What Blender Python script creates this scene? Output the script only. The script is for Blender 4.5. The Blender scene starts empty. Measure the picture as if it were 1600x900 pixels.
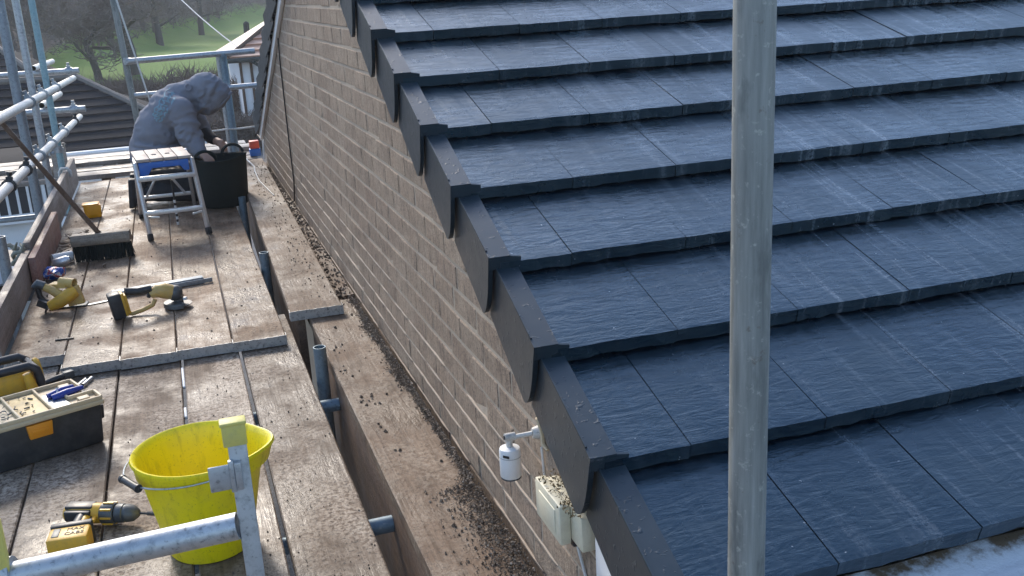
import bpy, bmesh, math, random
from mathutils import Vector, Matrix, Euler, noise as mnoise

scene = bpy.context.scene
COL = scene.collection
R = math.radians
random.seed(7)

# ------------------------------------------------------------------ camera
cam_d = bpy.data.cameras.new('camera')
cam_d.sensor_width = 36.0
cam_d.lens = 1590.0 / 1600.0 * 36.0
cam_d.clip_start = 0.05
cam_d.clip_end = 1500.0
cam = bpy.data.objects.new('camera', cam_d)
COL.objects.link(cam)
cam.matrix_world = Matrix(((0.946622, 0.140744, -0.289996, 0.0),
                           (-0.317871, 0.258198, -0.912300, 0.0),
                           (-0.053524, 0.955785, 0.289154, 1.36),
                           (0, 0, 0, 1)))
scene.camera = cam

# ------------------------------------------------------------------ light
SUN_EL, SUN_AZ = R(33.0), R(-9.0)      # azimuth measured from +Y towards +X
world = bpy.data.worlds.new('World')
scene.world = world
world.use_nodes = True
wn = world.node_tree
wn.nodes.clear()
sky = wn.nodes.new('ShaderNodeTexSky')
sky.sky_type = 'NISHITA'
sky.sun_disc = False
sky.sun_elevation = SUN_EL
sky.sun_rotation = SUN_AZ
sky.air_density = 1.0
sky.dust_density = 0.9
sky.ozone_density = 1.8
bg = wn.nodes.new('ShaderNodeBackground')
bg.inputs['Strength'].default_value = 0.15
wo = wn.nodes.new('ShaderNodeOutputWorld')
wn.links.new(sky.outputs['Color'], bg.inputs['Color'])
wn.links.new(bg.outputs['Background'], wo.inputs['Surface'])

sun_d = bpy.data.lights.new('sun', 'SUN')
sun_d.energy = 1.75
sun_d.angle = R(13.0)
sun_d.color = (1.0, 0.90, 0.77)
sun = bpy.data.objects.new('sun', sun_d)
COL.objects.link(sun)
sdir = Vector((math.sin(SUN_AZ) * math.cos(SUN_EL), math.cos(SUN_AZ) * math.cos(SUN_EL), math.sin(SUN_EL)))
sun.rotation_euler = sdir.to_track_quat('Z', 'Y').to_euler()
sun.location = sdir * 30

vs = scene.view_settings
vs.view_transform = 'Standard'
vs.look = 'None'
vs.exposure = 1.12
vs.gamma = 1.0
vs.use_curve_mapping = False
scene.cycles.max_bounces = 6
scene.cycles.use_denoising = True

# ------------------------------------------------------------------ helpers
def tag(o, label=None, cat=None, group=None, kind=None):
    if label: o['label'] = label
    if cat: o['category'] = cat
    if group: o['group'] = group
    if kind: o['kind'] = kind
    return o

def empty(name, loc, label=None, cat=None, group=None, rz=0.0):
    o = bpy.data.objects.new(name, None)
    COL.objects.link(o)
    o.empty_display_size = 0.05
    o.location = loc
    o.rotation_euler = (0, 0, rz)
    return tag(o, label, cat, group)

def basis(o):
    return Matrix.LocRotScale(o.location, o.rotation_euler, o.scale)

def frame(d):
    d = Vector(d).normalized()
    a = Vector((0, 0, 1)) if abs(d.z) < 0.95 else Vector((1, 0, 0))
    u = d.cross(a).normalized()
    return u, d.cross(u).normalized()

class MB:
    def __init__(s):
        s.v = []; s.f = []
    def add(s, vs, fs, m=None):
        b = len(s.v)
        s.v += [tuple(m @ Vector(p)) for p in vs] if m else [tuple(p) for p in vs]
        s.f += [tuple(i + b for i in q) for q in fs]
        return s
    def box(s, c, size, rot=None):
        x, y, z = [q / 2 for q in size]
        vs = [Vector(p) for p in ((-x,-y,-z),(x,-y,-z),(x,y,-z),(-x,y,-z),(-x,-y,z),(x,-y,z),(x,y,z),(-x,y,z))]
        m = Matrix.Translation(c)
        if rot is not None: m = m @ (rot.to_4x4() if isinstance(rot, Matrix) else Euler(rot).to_matrix().to_4x4())
        return s.add(vs, [(0,3,2,1),(4,5,6,7),(0,1,5,4),(1,2,6,5),(2,3,7,6),(3,0,4,7)], m)
    def bb(s, x0, x1, y0, y1, z0, z1):
        return s.box(((x0+x1)/2,(y0+y1)/2,(z0+z1)/2), (x1-x0,y1-y0,z1-z0))
    def tube(s, p0, p1, r0, r1=None, n=14, wall=0.0, caps=True):
        r1 = r0 if r1 is None else r1
        p0, p1 = Vector(p0), Vector(p1)
        u, w = frame(p1 - p0)
        def ring(p, r): return [p + (u*math.cos(2*math.pi*i/n) + w*math.sin(2*math.pi*i/n))*r for i in range(n)]
        vs = ring(p0, r0) + ring(p1, r1)
        fs = [(i, (i+1) % n, n+(i+1) % n, n+i) for i in range(n)]
        if wall > 0:
            vs += ring(p0, r0-wall) + ring(p1, r1-wall)
            for i in range(n):
                j = (i+1) % n
                fs += [(2*n+j, 2*n+i, 3*n+i, 3*n+j), (j, i, 2*n+i, 2*n+j), (n+i, n+j, 3*n+j, 3*n+i)]
        elif caps:
            fs += [tuple(range(n))[::-1], tuple(range(n, 2*n))]
        return s.add(vs, fs)
    def path(s, pts, r, n=8, closed=False, rs=None):
        pts = [Vector(p) for p in pts]
        k = len(pts); vs = []; fs = []
        prev = None
        for i, p in enumerate(pts):
            a = pts[(i-1) % k] if (closed or i) else p
            b = pts[(i+1) % k] if (closed or i < k-1) else p
            d = (b - a).normalized()
            if prev is None: u, w = frame(d)
            else:
                u = (prev - d * prev.dot(d)).normalized(); w = d.cross(u)
            prev = u
            rr = rs[i] if rs else r
            vs += [p + (u*math.cos(2*math.pi*j/n) + w*math.sin(2*math.pi*j/n))*rr for j in range(n)]
        for i in range(k if closed else k-1):
            for j in range(n):
                a, b = i*n, ((i+1) % k)*n
                fs.append((a+j, a+(j+1) % n, b+(j+1) % n, b+j))
        if not closed: fs += [tuple(range(n))[::-1], tuple(range((k-1)*n, k*n))]
        return s.add(vs, fs)
    def lathe(s, prof, c=(0,0,0), n=32, m=None, fn=None, close=False):
        vs = []; fs = []
        for r, z in prof:
            for j in range(n):
                a = 2*math.pi*j/n
                p = Vector((r*math.cos(a), r*math.sin(a), z))
                vs.append(fn(p, a, r, z) if fn else p)
        k = len(prof)
        for i in range(k-1):
            for j in range(n):
                fs.append((i*n+j, i*n+(j+1) % n, (i+1)*n+(j+1) % n, (i+1)*n+j))
        if close:
            fs += [tuple(range(n))[::-1], tuple(range((k-1)*n, k*n))]
        mm = Matrix.Translation(c)
        if m is not None: mm = mm @ m
        return s.add(vs, fs, mm)
    def prism(s, poly, o, u, v, w):
        """polygon (a,b) in plane o + a*u + b*v, extruded by the vector w"""
        o, u, v, w = Vector(o), Vector(u), Vector(v), Vector(w)
        n = len(poly)
        A = [o + u*a + v*b for a, b in poly]
        vs = A + [p + w for p in A]
        fs = [tuple(range(n))[::-1], tuple(range(n, 2*n))] + [(i, (i+1) % n, n+(i+1) % n, n+i) for i in range(n)]
        return s.add(vs, fs)
    def quad(s, a, b, c, d):
        return s.add([a, b, c, d], [(0, 1, 2, 3)])
    def build(s, name, mat, parent=None, bevel=0.0, seg=2, smooth=40, local=False, fixn=True):
        me = bpy.data.meshes.new(name)
        me.from_pydata(s.v, [], s.f)
        if bevel > 0 or fixn:
            bm = bmesh.new(); bm.from_mesh(me)
            if fixn: bmesh.ops.recalc_face_normals(bm, faces=bm.faces)
            if bevel > 0:
                es = [e for e in bm.edges if len(e.link_faces) == 2 and e.calc_face_angle(0) > R(30)]
                bmesh.ops.bevel(bm, geom=es, offset=bevel, segments=seg, profile=0.5, affect='EDGES', clamp_overlap=True)
            bm.to_mesh(me); bm.free()
        return mobj(name, me, mat, parent, smooth, local)

def mobj(name, me, mat, parent=None, smooth=40, local=False):
    if mat is not None and not me.materials: me.materials.append(mat)
    if smooth:
        me.polygons.foreach_set('use_smooth', [True]*len(me.polygons))
        me.set_sharp_from_angle(angle=R(smooth))
    o = bpy.data.objects.new(name, me)
    COL.objects.link(o)
    if parent is not None:
        o.parent = parent
        if not local:
            m = basis(parent)
            q = parent
            while q.parent is not None:
                q = q.parent; m = basis(q) @ m if False else m
            o.matrix_parent_inverse = world_of(parent).inverted()
    return o

def world_of(o):
    m = basis(o)
    if o.parent is not None:
        m = world_of(o.parent) @ o.matrix_parent_inverse @ m
    return m

def inst(name, me, loc, parent, rot=(0,0,0)):
    o = bpy.data.objects.new(name, me)
    COL.objects.link(o)
    o.location = loc; o.rotation_euler = rot
    o.parent = parent
    o.matrix_parent_inverse = world_of(parent).inverted()
    return o

def text_mesh(name, body, size, mat, mtx, parent=None, extrude=0.0004):
    cu = bpy.data.curves.new(name, 'FONT')
    cu.body = body; cu.size = size; cu.extrude = extrude; cu.resolution_u = 2
    cu.align_x = 'CENTER'; cu.align_y = 'CENTER'
    t = bpy.data.objects.new(name, cu)
    COL.objects.link(t)
    dg = bpy.context.evaluated_depsgraph_get()
    me = bpy.data.meshes.new_from_object(t.evaluated_get(dg))
    bpy.data.objects.remove(t)
    me.transform(mtx)
    return mobj(name, me, mat, parent, 0)

def remesh(name, mb, voxel, mat, parent=None, smooth_it=6, smooth_f=0.5, disp=None):
    """one continuous skin over overlapping blobs"""
    me = bpy.data.meshes.new(name)
    me.from_pydata(mb.v, [], mb.f)
    bm = bmesh.new(); bm.from_mesh(me)
    bmesh.ops.recalc_face_normals(bm, faces=bm.faces)
    bm.to_mesh(me); bm.free()
    t = bpy.data.objects.new(name, me); COL.objects.link(t)
    md = t.modifiers.new('r', 'REMESH'); md.mode = 'VOXEL'; md.voxel_size = voxel
    if smooth_it:
        ms = t.modifiers.new('s', 'SMOOTH'); ms.iterations = smooth_it; ms.factor = smooth_f
    dg = bpy.context.evaluated_depsgraph_get()
    m2 = bpy.data.meshes.new_from_object(t.evaluated_get(dg))
    bpy.data.objects.remove(t)
    m2.name = name
    if disp:
        m2.update()
        ns = [v.normal.copy() for v in m2.vertices]
        for v, nn in zip(m2.vertices, ns): v.co += nn * disp(v.co)
    return mobj(name, m2, mat, parent, 180)

def capsule(mb, p0, p1, r0, r1=None, n=14):
    """tapered limb with round ends"""
    r1 = r0 if r1 is None else r1
    p0, p1 = Vector(p0), Vector(p1)
    d = (p1 - p0)
    L = d.length or 1e-6
    d /= L
    pts = []; rs = []
    for a in (-80, -55, -30, 0):
        pts.append(p0 + d*r0*math.sin(R(a))); rs.append(r0*math.cos(R(a)))
    for a in (0, 30, 55, 80):
        pts.append(p1 + d*r1*math.sin(R(a))); rs.append(r1*math.cos(R(a)))
    mb.path(pts, 0, n=n, rs=rs)

def ellipsoid(mb, c, rad, rot=None, n=18, k=10):
    prof = [(math.cos(R(-90 + 180*i/k)), math.sin(R(-90 + 180*i/k))) for i in range(k+1)]
    prof[0] = (0.02, -1); prof[-1] = (0.02, 1)
    m = Matrix.Diagonal((rad[0], rad[1], rad[2], 1))
    if rot is not None: m = Euler(rot).to_matrix().to_4x4() @ m
    mb.lathe(prof, c, n, m, close=True)

# ------------------------------------------------------------------ materials
class NT:
    def __init__(s, name):
        s.m = bpy.data.materials.new(name); s.m.use_nodes = True
        s.t = s.m.node_tree; s.t.nodes.clear()
        s.out = s.t.nodes.new('ShaderNodeOutputMaterial')
        s.b = s.t.nodes.new('ShaderNodeBsdfPrincipled')
        s.t.links.new(s.b.outputs[0], s.out.inputs[0])
        g = s.t.nodes.new('ShaderNodeNewGeometry'); s.pos = g.outputs['Position']; s.isl = g.outputs['Random Per Island']
        s.norm = g.outputs['Normal']
        oi = s.t.nodes.new('ShaderNodeObjectInfo'); s.rnd = oi.outputs['Random']
    def n(s, typ, **kw):
        nd = s.t.nodes.new(typ)
        for k, v in kw.items(): setattr(nd, k, v)
        return nd
    def put(s, sock, val):
        if val is None: return
        if hasattr(val, 'is_linked') or hasattr(val, 'links'): s.t.links.new(val, sock)
        else: sock.default_value = val
    def mapv(s, scale=(1,1,1), rot=(0,0,0), vec=None, loc=(0,0,0)):
        m = s.n('ShaderNodeMapping'); s.put(m.inputs[0], vec or s.pos)
        m.inputs['Scale'].default_value = scale; m.inputs['Rotation'].default_value = rot; m.inputs['Location'].default_value = loc
        return m.outputs[0]
    def noise(s, scale, detail=4, rough=0.55, vec=None, dist=0.0, col=False):
        t = s.n('ShaderNodeTexNoise'); s.put(t.inputs['Vector'], vec or s.pos)
        t.inputs['Scale'].default_value = scale; t.inputs['Detail'].default_value = detail
        t.inputs['Roughness'].default_value = rough; t.inputs['Distortion'].default_value = dist
        return t.outputs[1 if col else 0]
    def ramp(s, fac, stops, ease='LINEAR'):
        r = s.n('ShaderNodeValToRGB'); cr = r.color_ramp; cr.interpolation = ease
        while len(cr.elements) < len(stops): cr.elements.new(0.5)
        for e, (p, c) in zip(cr.elements, stops):
            e.position = p; e.color = (c, c, c, 1) if not hasattr(c, '__len__') else (*c[:3], 1)
        s.put(r.inputs[0], fac)
        return r.outputs[0]
    def mix(s, fac, a, b, mode='MIX'):
        m = s.n('ShaderNodeMix', data_type='RGBA', blend_type=mode)
        s.put(m.inputs[0], fac)
        for k, q in ((6, a), (7, b)):
            s.put(m.inputs[k], (*q[:3], 1) if isinstance(q, (tuple, list)) else q)
        return m.outputs[2]
    def math(s, op, a, b=None, clamp=False):
        m = s.n('ShaderNodeMath', operation=op, use_clamp=clamp); s.put(m.inputs[0], a)
        if b is not None: s.put(m.inputs[1], b)
        return m.outputs[0]
    def sep(s, vec=None):
        x = s.n('ShaderNodeSeparateXYZ'); s.put(x.inputs[0], vec or s.pos); return x.outputs
    def bump(s, h, strength=0.3, dist=0.01, prev=None):
        b = s.n('ShaderNodeBump'); s.put(b.inputs['Height'], h)
        b.inputs['Strength'].default_value = strength; b.inputs['Distance'].default_value = dist
        if prev is not None: s.put(b.inputs['Normal'], prev)
        return b.outputs[0]
    def vary(s, col, amt=0.25, src=None):
        k = s.math('ADD', s.math('MULTIPLY', src or s.rnd, amt), 1 - amt/2)
        c = s.n('ShaderNodeCombineXYZ')
        for i in range(3): s.put(c.inputs[i], k)
        return s.mix(1.0, col, c.outputs[0], 'MULTIPLY')
    def fin(s, col=None, rough=None, metal=None, normal=None, spec=None, coat=None):
        if col is not None: s.put(s.b.inputs['Base Color'], (*col[:3], 1) if isinstance(col, (tuple, list)) else col)
        if rough is not None: s.put(s.b.inputs['Roughness'], rough)
        if metal is not None: s.put(s.b.inputs['Metallic'], metal)
        if normal is not None: s.put(s.b.inputs['Normal'], normal)
        if spec is not None: s.put(s.b.inputs['Specular IOR Level'], spec)
        if coat is not None: s.put(s.b.inputs['Coat Weight'], coat)
        return s.m

def plain(name, col, rough=0.5, metal=0.0, dirt=0.35, dcol=(0.16, 0.13, 0.10), scale=14, bump=0.08):
    t = NT(name)
    n1 = t.noise(scale, 5, 0.65)
    n2 = t.noise(scale*6, 3, 0.6)
    m = t.ramp(n1, [(0.45, 0.0), (0.75, 1.0)])
    c = t.mix(t.math('MULTIPLY', m, dirt), col, dcol)
    c = t.mix(t.math('MULTIPLY', t.ramp(n2, [(0.55, 0.0), (0.75, 1.0)]), dirt*0.5), c, tuple(q*0.6 for q in col))
    rr = t.math('ADD', t.math('MULTIPLY', n1, 0.25), rough - 0.1)
    return t.fin(c, rr, metal, t.bump(n2, bump, 0.004))

def wood(name, c0, c1, dust, dust_amt=0.5, axis='y', rough=(0.3, 0.7), speck=0.3, dustscale=5.0):
    t = NT(name)
    sc = {'y': (38, 1.6, 38), 'x': (1.6, 38, 38), 'z': (38, 38, 1.6)}[axis]
    off = t.n('ShaderNodeCombineXYZ')
    for i in range(3): t.put(off.inputs[i], t.math('MULTIPLY', t.rnd, 17.0 + 5*i))
    va = t.n('ShaderNodeVectorMath', operation='ADD'); t.put(va.inputs[0], t.pos); t.put(va.inputs[1], off.outputs[0])
    p = va.outputs[0]
    g = t.noise(1.0, 6, 0.6, t.mapv(sc, vec=p), 0.6)
    g2 = t.noise(3.2, 4, 0.6, t.mapv(sc, vec=p), 0.2)
    col = t.ramp(g, [(0.28, c0), (0.72, c1)])
    col = t.mix(t.math('MULTIPLY', t.ramp(g2, [(0.5, 0), (0.68, 1)]), 0.5), col, tuple(q*0.45 for q in c0))
    mud = t.ramp(t.noise(1.7, 6, 0.7), [(0.50, 0.0), (0.64, 1.0)])
    col = t.mix(t.math('MULTIPLY', mud, 0.5), col, (0.075, 0.05, 0.034))
    bl = t.noise(dustscale, 7, 0.68, t.mapv({'y': (1.4, 0.8, 1), 'x': (0.8, 1.4, 1), 'z': (1, 1, 1)}[axis]), 0.4)
    dm = t.ramp(bl, [(0.40, 0.0), (0.60, 1.0)])
    gr = t.noise(70, 5, 0.7)
    gm = t.ramp(gr, [(0.40, 0.0), (0.56, 1.0)])
    col = t.mix(t.math('MULTIPLY', t.math('MULTIPLY', dm, gm), dust_amt), col, dust)
    wet = t.ramp(t.noise(2.9, 6, 0.68), [(0.42, 0.0), (0.60, 1.0)])
    col = t.mix(t.math('MULTIPLY', wet, 0.45), col, tuple(q*0.5 for q in c0))
    sp = t.ramp(t.noise(105, 4, 0.7), [(0.55, 0.0), (0.66, 1.0)])
    col = t.mix(t.math('MULTIPLY', sp, speck), col, (0.035, 0.03, 0.028))
    col = t.vary(col, 0.28)
    rr = t.math('ADD', t.math('MULTIPLY', t.math('SUBTRACT', 1.0, wet), rough[1]-rough[0]), rough[0])
    h = t.math('ADD', t.math('MULTIPLY', g, 0.6), t.math('MULTIPLY', t.math('MULTIPLY', gr, dm), 1.0))
    return t.fin(col, rr, 0.0, t.bump(h, 0.6, 0.006), 0.20)

def steel(name, c0, c1, rough=0.42, metal=0.75, spots=0.4):
    t = NT(name)
    a = t.noise(45, 5, 0.65)
    b = t.noise(9, 4, 0.6)
    col = t.mix(b, c0, c1)
    col = t.mix(t.math('MULTIPLY', t.ramp(t.noise(55, 6, 0.75), [(0.48, 0), (0.64, 1)]), spots), col, tuple(q*0.5 for q in c0))
    col = t.mix(t.math('MULTIPLY', t.ramp(t.noise(110, 3, 0.6), [(0.60, 0), (0.70, 1)]), spots), col, tuple(q*0.3 for q in c0))
    col = t.vary(col, 0.15)
    w = t.ramp(t.noise(22, 4, 0.7), [(0.6, 0.0), (0.72, 1.0)])
    col = t.mix(t.math('MULTIPLY', w, 0.5), col, (0.62, 0.60, 0.56))
    return t.fin(col, t.math('ADD', t.math('MULTIPLY', a, 0.3), rough-0.12), t.math('MULTIPLY', t.math('SUBTRACT', 1.0, t.math('MULTIPLY', w, 0.7)), metal), t.bump(a, 0.12, 0.003))

MAT = {}
MAT['deck'] = wood('weathered_deck_wood', (0.125, 0.076, 0.046), (0.285, 0.185, 0.118), (0.54, 0.42, 0.30), 0.65, rough=(0.28, 0.74), speck=0.6)
MAT['deck_grit'] = wood('gritty_deck_wood', (0.115, 0.080, 0.054), (0.245, 0.178, 0.126), (0.62, 0.515, 0.41), 0.85, rough=(0.28, 0.74), speck=0.85, dustscale=2.6)
MAT['inner'] = wood('muddy_board_wood', (0.125, 0.080, 0.052), (0.255, 0.178, 0.122), (0.42, 0.345, 0.265), 0.6, rough=(0.35, 0.7), speck=0.6)
MAT['edge_wood'] = wood('brown_timber', (0.10, 0.062, 0.040), (0.19, 0.125, 0.085), (0.30, 0.26, 0.22), 0.2, rough=(0.4, 0.7))
MAT['toe'] = wood('grey_toe_board_wood', (0.22, 0.175, 0.15), (0.36, 0.30, 0.265), (0.48, 0.45, 0.42), 0.35, rough=(0.4, 0.75))
MAT['toe_red'] = wood('pink_toe_board_wood', (0.30, 0.15, 0.12), (0.45, 0.26, 0.21), (0.48, 0.42, 0.38), 0.35, rough=(0.4, 0.75))
MAT['cross'] = wood('pale_cross_board_wood', (0.26, 0.21, 0.17), (0.42, 0.36, 0.31), (0.56, 0.52, 0.48), 0.4, axis='x', rough=(0.3, 0.6))
MAT['handle_wood'] = wood('broom_stick_wood', (0.13, 0.085, 0.06), (0.22, 0.15, 0.11), (0.3, 0.27, 0.24), 0.2, axis='z')
MAT['broom_wood'] = wood('broom_head_wood', (0.20, 0.155, 0.11), (0.34, 0.27, 0.20), (0.42, 0.38, 0.33), 0.5, axis='x')
MAT['galv'] = steel('galvanised_steel', (0.36, 0.38, 0.40), (0.55, 0.57, 0.58), 0.42, 0.65, 0.5)
MAT['galv_dark'] = steel('dull_galvanised_steel', (0.24, 0.27, 0.30), (0.36, 0.40, 0.43), 0.5, 0.6)
MAT['galv_blue'] = steel('blue_grey_steel', (0.15, 0.21, 0.26), (0.24, 0.31, 0.36), 0.45, 0.5)
MAT['galv_pale'] = steel('pale_limed_steel', (0.60, 0.58, 0.54), (0.78, 0.76, 0.71), 0.5, 0.15, 0.45)
MAT['galv_teal'] = steel('teal_painted_steel', (0.22, 0.37, 0.40), (0.34, 0.45, 0.47), 0.5, 0.3)
MAT['pole'] = None
MAT['band'] = steel('board_end_band_steel', (0.34, 0.35, 0.36), (0.52, 0.53, 0.53), 0.45, 0.6, 0.7)
def bucket_mat():
    t = NT('yellow_bucket_plastic')
    a = t.noise(1.0, 5, 0.65, t.mapv((38, 38, 5)), 0.3); b = t.noise(9, 5, 0.6); c = t.noise(160, 3, 0.6)
    col = t.mix(t.math('MULTIPLY', t.ramp(a, [(0.52, 0), (0.70, 1)]), 0.55), (0.88, 0.72, 0.004), (0.42, 0.33, 0.01))
    col = t.mix(t.math('MULTIPLY', t.ramp(b, [(0.5, 0), (0.72, 1)]), 0.35), col, (0.62, 0.50, 0.06))
    col = t.mix(t.math('MULTIPLY', t.ramp(c, [(0.60, 0), (0.70, 1)]), 0.5), col, (0.25, 0.20, 0.04))
    return t.fin(col, t.math('ADD', t.math('MULTIPLY', b, 0.3), 0.28), 0, t.bump(c, 0.15, 0.002))
MAT['bucket'] = bucket_mat()
MAT['tool_yellow'] = plain('dirty_yellow_plastic', (0.72, 0.40, 0.035), 0.42, 0, 0.45, (0.30, 0.20, 0.08), 30)
MAT['tool_pale'] = plain('dusty_yellow_plastic', (0.60, 0.40, 0.12), 0.5, 0, 0.6, (0.36, 0.29, 0.20), 30)
MAT['black'] = plain('black_plastic', (0.022, 0.024, 0.028), 0.42, 0, 0.5, (0.10, 0.095, 0.09), 22)
MAT['tub'] = plain('dark_green_tub_rubber', (0.006, 0.014, 0.013), 0.8, 0, 0.2, (0.05, 0.05, 0.045), 16)
MAT['dark_grey'] = plain('dark_grey_metal', (0.09, 0.10, 0.105), 0.45, 0.4, 0.5, (0.2, 0.19, 0.17), 25)
MAT['cream'] = plain('dusty_cream_plastic', (0.60, 0.47, 0.29), 0.5, 0, 0.55, (0.40, 0.32, 0.24), 20)
MAT['cream_box'] = plain('cream_box_plastic', (0.68, 0.63, 0.47), 0.5, 0, 0.35, (0.34, 0.27, 0.18), 22)
MAT['orange'] = plain('orange_plastic', (0.80, 0.28, 0.01), 0.45, 0, 0.3, (0.4, 0.2, 0.05), 25)
MAT['orange_bright'] = plain('bright_orange_plastic', (0.92, 0.38, 0.005), 0.4, 0, 0.15, (0.5, 0.25, 0.03), 25)
MAT['blue'] = plain('blue_plastic', (0.025, 0.14, 0.50), 0.42, 0, 0.3, (0.16, 0.18, 0.22), 25)
MAT['blue_deep'] = plain('deep_blue_plastic', (0.02, 0.045, 0.28), 0.35, 0, 0.2, (0.12, 0.14, 0.25), 40)
MAT['alu'] = steel('aluminium', (0.62, 0.63, 0.64), (0.80, 0.80, 0.80), 0.4, 0.8, 0.25)
MAT['white'] = plain('white_plastic', (0.80, 0.80, 0.79), 0.4, 0, 0.2, (0.5, 0.46, 0.40), 20)
MAT['white_paint'] = plain('white_painted_render', (0.82, 0.83, 0.83), 0.7, 0, 0.25, (0.5, 0.5, 0.48), 3)
MAT['red'] = plain('red_plastic', (0.62, 0.08, 0.05), 0.45, 0, 0.3)
MAT['lime'] = plain('yellow_green_cap_plastic', (0.62, 0.53, 0.13), 0.5, 0, 0.5, (0.42, 0.38, 0.20), 40)
MAT['rubber'] = plain('black_rubber', (0.02, 0.02, 0.02), 0.6, 0, 0.3, (0.1, 0.09, 0.08), 30)
MAT['ply'] = plain('worn_bench_top_board', (0.50, 0.42, 0.36), 0.6, 0, 0.6, (0.24, 0.18, 0.15), 22)
MAT['ink'] = plain('black_ink', (0.015, 0.012, 0.01), 0.6, 0, 0.0)
MAT['glass'] = plain('dark_window_glass', (0.03, 0.035, 0.04), 0.12, 0, 0.0)
MAT['rope'] = plain('frayed_grey_green_cloth', (0.25, 0.25, 0.21), 0.8, 0, 0.5, (0.12, 0.13, 0.08), 50)
MAT['cable_black'] = plain('black_cable', (0.015, 0.015, 0.016), 0.5, 0, 0.2)
MAT['cable_white'] = plain('white_cable', (0.66, 0.64, 0.60), 0.5, 0, 0.3)

def pole_mat():
    t = NT('weathered_grey_green_tube')
    a = t.noise(1.0, 6, 0.65, t.mapv((90, 90, 6)))
    b = t.noise(1.0, 5, 0.6, t.mapv((30, 30, 9)))
    c = t.noise(60, 4, 0.7)
    col = t.ramp(a, [(0.3, (0.18, 0.19, 0.18)), (0.6, (0.30, 0.31, 0.29)), (0.8, (0.40, 0.405, 0.38))])
    col = t.mix(t.math('MULTIPLY', t.ramp(b, [(0.53, 0), (0.66, 1)]), 0.6), col, (0.10, 0.11, 0.105))
    col = t.mix(t.math('MULTIPLY', t.ramp(c, [(0.60, 0), (0.70, 1)]), 0.7), col, (0.50, 0.49, 0.44))
    ru = t.noise(38, 5, 0.75)
    col = t.mix(t.math('MULTIPLY', t.ramp(ru, [(0.62, 0), (0.72, 1)]), 0.6), col, (0.13, 0.08, 0.05))
    return t.fin(col, t.math('ADD', t.math('MULTIPLY', a, 0.3), 0.4), 0.25, t.bump(a, 0.15, 0.003))
MAT['pole'] = pole_mat()

def tile_mat():
    t = NT('wet_dark_slate_tile')
    off = t.n('ShaderNodeCombineXYZ')
    for i in range(3): t.put(off.inputs[i], t.math('MULTIPLY', t.rnd, 9.0 + 4*i))
    va = t.n('ShaderNodeVectorMath', operation='ADD'); t.put(va.inputs[0], t.pos); t.put(va.inputs[1], off.outputs[0])
    p = va.outputs[0]
    rip = t.noise(1.0, 5, 0.60, t.mapv((13, 46, 46), vec=p), 0.7)
    rip2 = t.noise(1.0, 3, 0.55, t.mapv((70, 120, 120), vec=p))
    streak = t.noise(1.0, 5, 0.6, t.mapv((30, 1.6, 1.6)), 0.3)
    st = t.ramp(streak, [(0.52, 0.0), (0.68, 1.0)])
    x = t.sep()[0]
    far = t.ramp(t.math('DIVIDE', t.math('SUBTRACT', x, 0.85), 1.6), [(0.0, 0.12), (0.55, 0.9)])
    st = t.math('MULTIPLY', st, far)
    fine = t.noise(120, 4, 0.7)
    col = t.mix(rip, (0.0025, 0.006, 0.010), (0.004, 0.010, 0.017))
    col = t.mix(t.math('MULTIPLY', st, t.math('MULTIPLY', t.ramp(fine, [(0.38, 0), (0.55, 1)]), 0.6)), col, (0.24, 0.26, 0.28))
    col = t.vary(col, 0.5)
    dots = t.ramp(t.noise(75, 2, 0.5), [(0.76, 0.0), (0.78, 1.0)])
    col = t.mix(t.math('MULTIPLY', dots, 0.6), col, (0.35, 0.35, 0.35))
    pat = t.ramp(t.noise(3.4, 5, 0.65), [(0.38, 0.0), (0.62, 1.0)])
    rr = t.math('ADD', t.math('MULTIPLY', pat, 0.20), 0.11)
    rr = t.math('ADD', rr, t.math('MULTIPLY', t.rnd, 0.10))
    b1 = t.bump(rip, 0.29, 0.010)
    nrm = t.bump(rip2, 0.16, 0.004, b1)
    t.b.inputs['Specular Tint'].default_value = (0.50, 0.80, 1.0, 1)  # blue put into the reflections, standing in for a bluer sky
    t.put(t.b.inputs['Coat Roughness'], t.math('ADD', t.math('MULTIPLY', pat, 0.16), 0.10))
    t.b.inputs['Coat IOR'].default_value = 1.45
    t.put(t.b.inputs['Coat Normal'], nrm)
    return t.fin(col, rr, 0.0, nrm, 0.95, t.math('ADD', t.math('MULTIPLY', t.rnd, 0.2), 0.2))
MAT['tile'] = tile_mat()

def cap_mat():
    t = NT('dark_grey_verge_plastic')
    a = t.noise(25, 5, 0.6); dr = t.noise(60, 2, 0.5)
    col = t.mix(a, (0.013, 0.024, 0.033), (0.024, 0.038, 0.050))
    du = t.noise(7, 5, 0.7)
    col = t.mix(t.math('MULTIPLY', t.ramp(du, [(0.52, 0), (0.72, 1)]), 0.35), col, (0.042, 0.050, 0.056))
    col = t.vary(col, 0.3)
    col = t.mix(t.math('MULTIPLY', t.ramp(dr, [(0.72, 0), (0.76, 1)]), 0.35), col, (0.2, 0.21, 0.22))
    return t.fin(col, t.math('ADD', t.math('MULTIPLY', a, 0.2), 0.3), 0, t.bump(t.ramp(dr, [(0.62, 0), (0.7, 1)]), 0.3, 0.004), 0.5)
MAT['cap'] = cap_mat()

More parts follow.
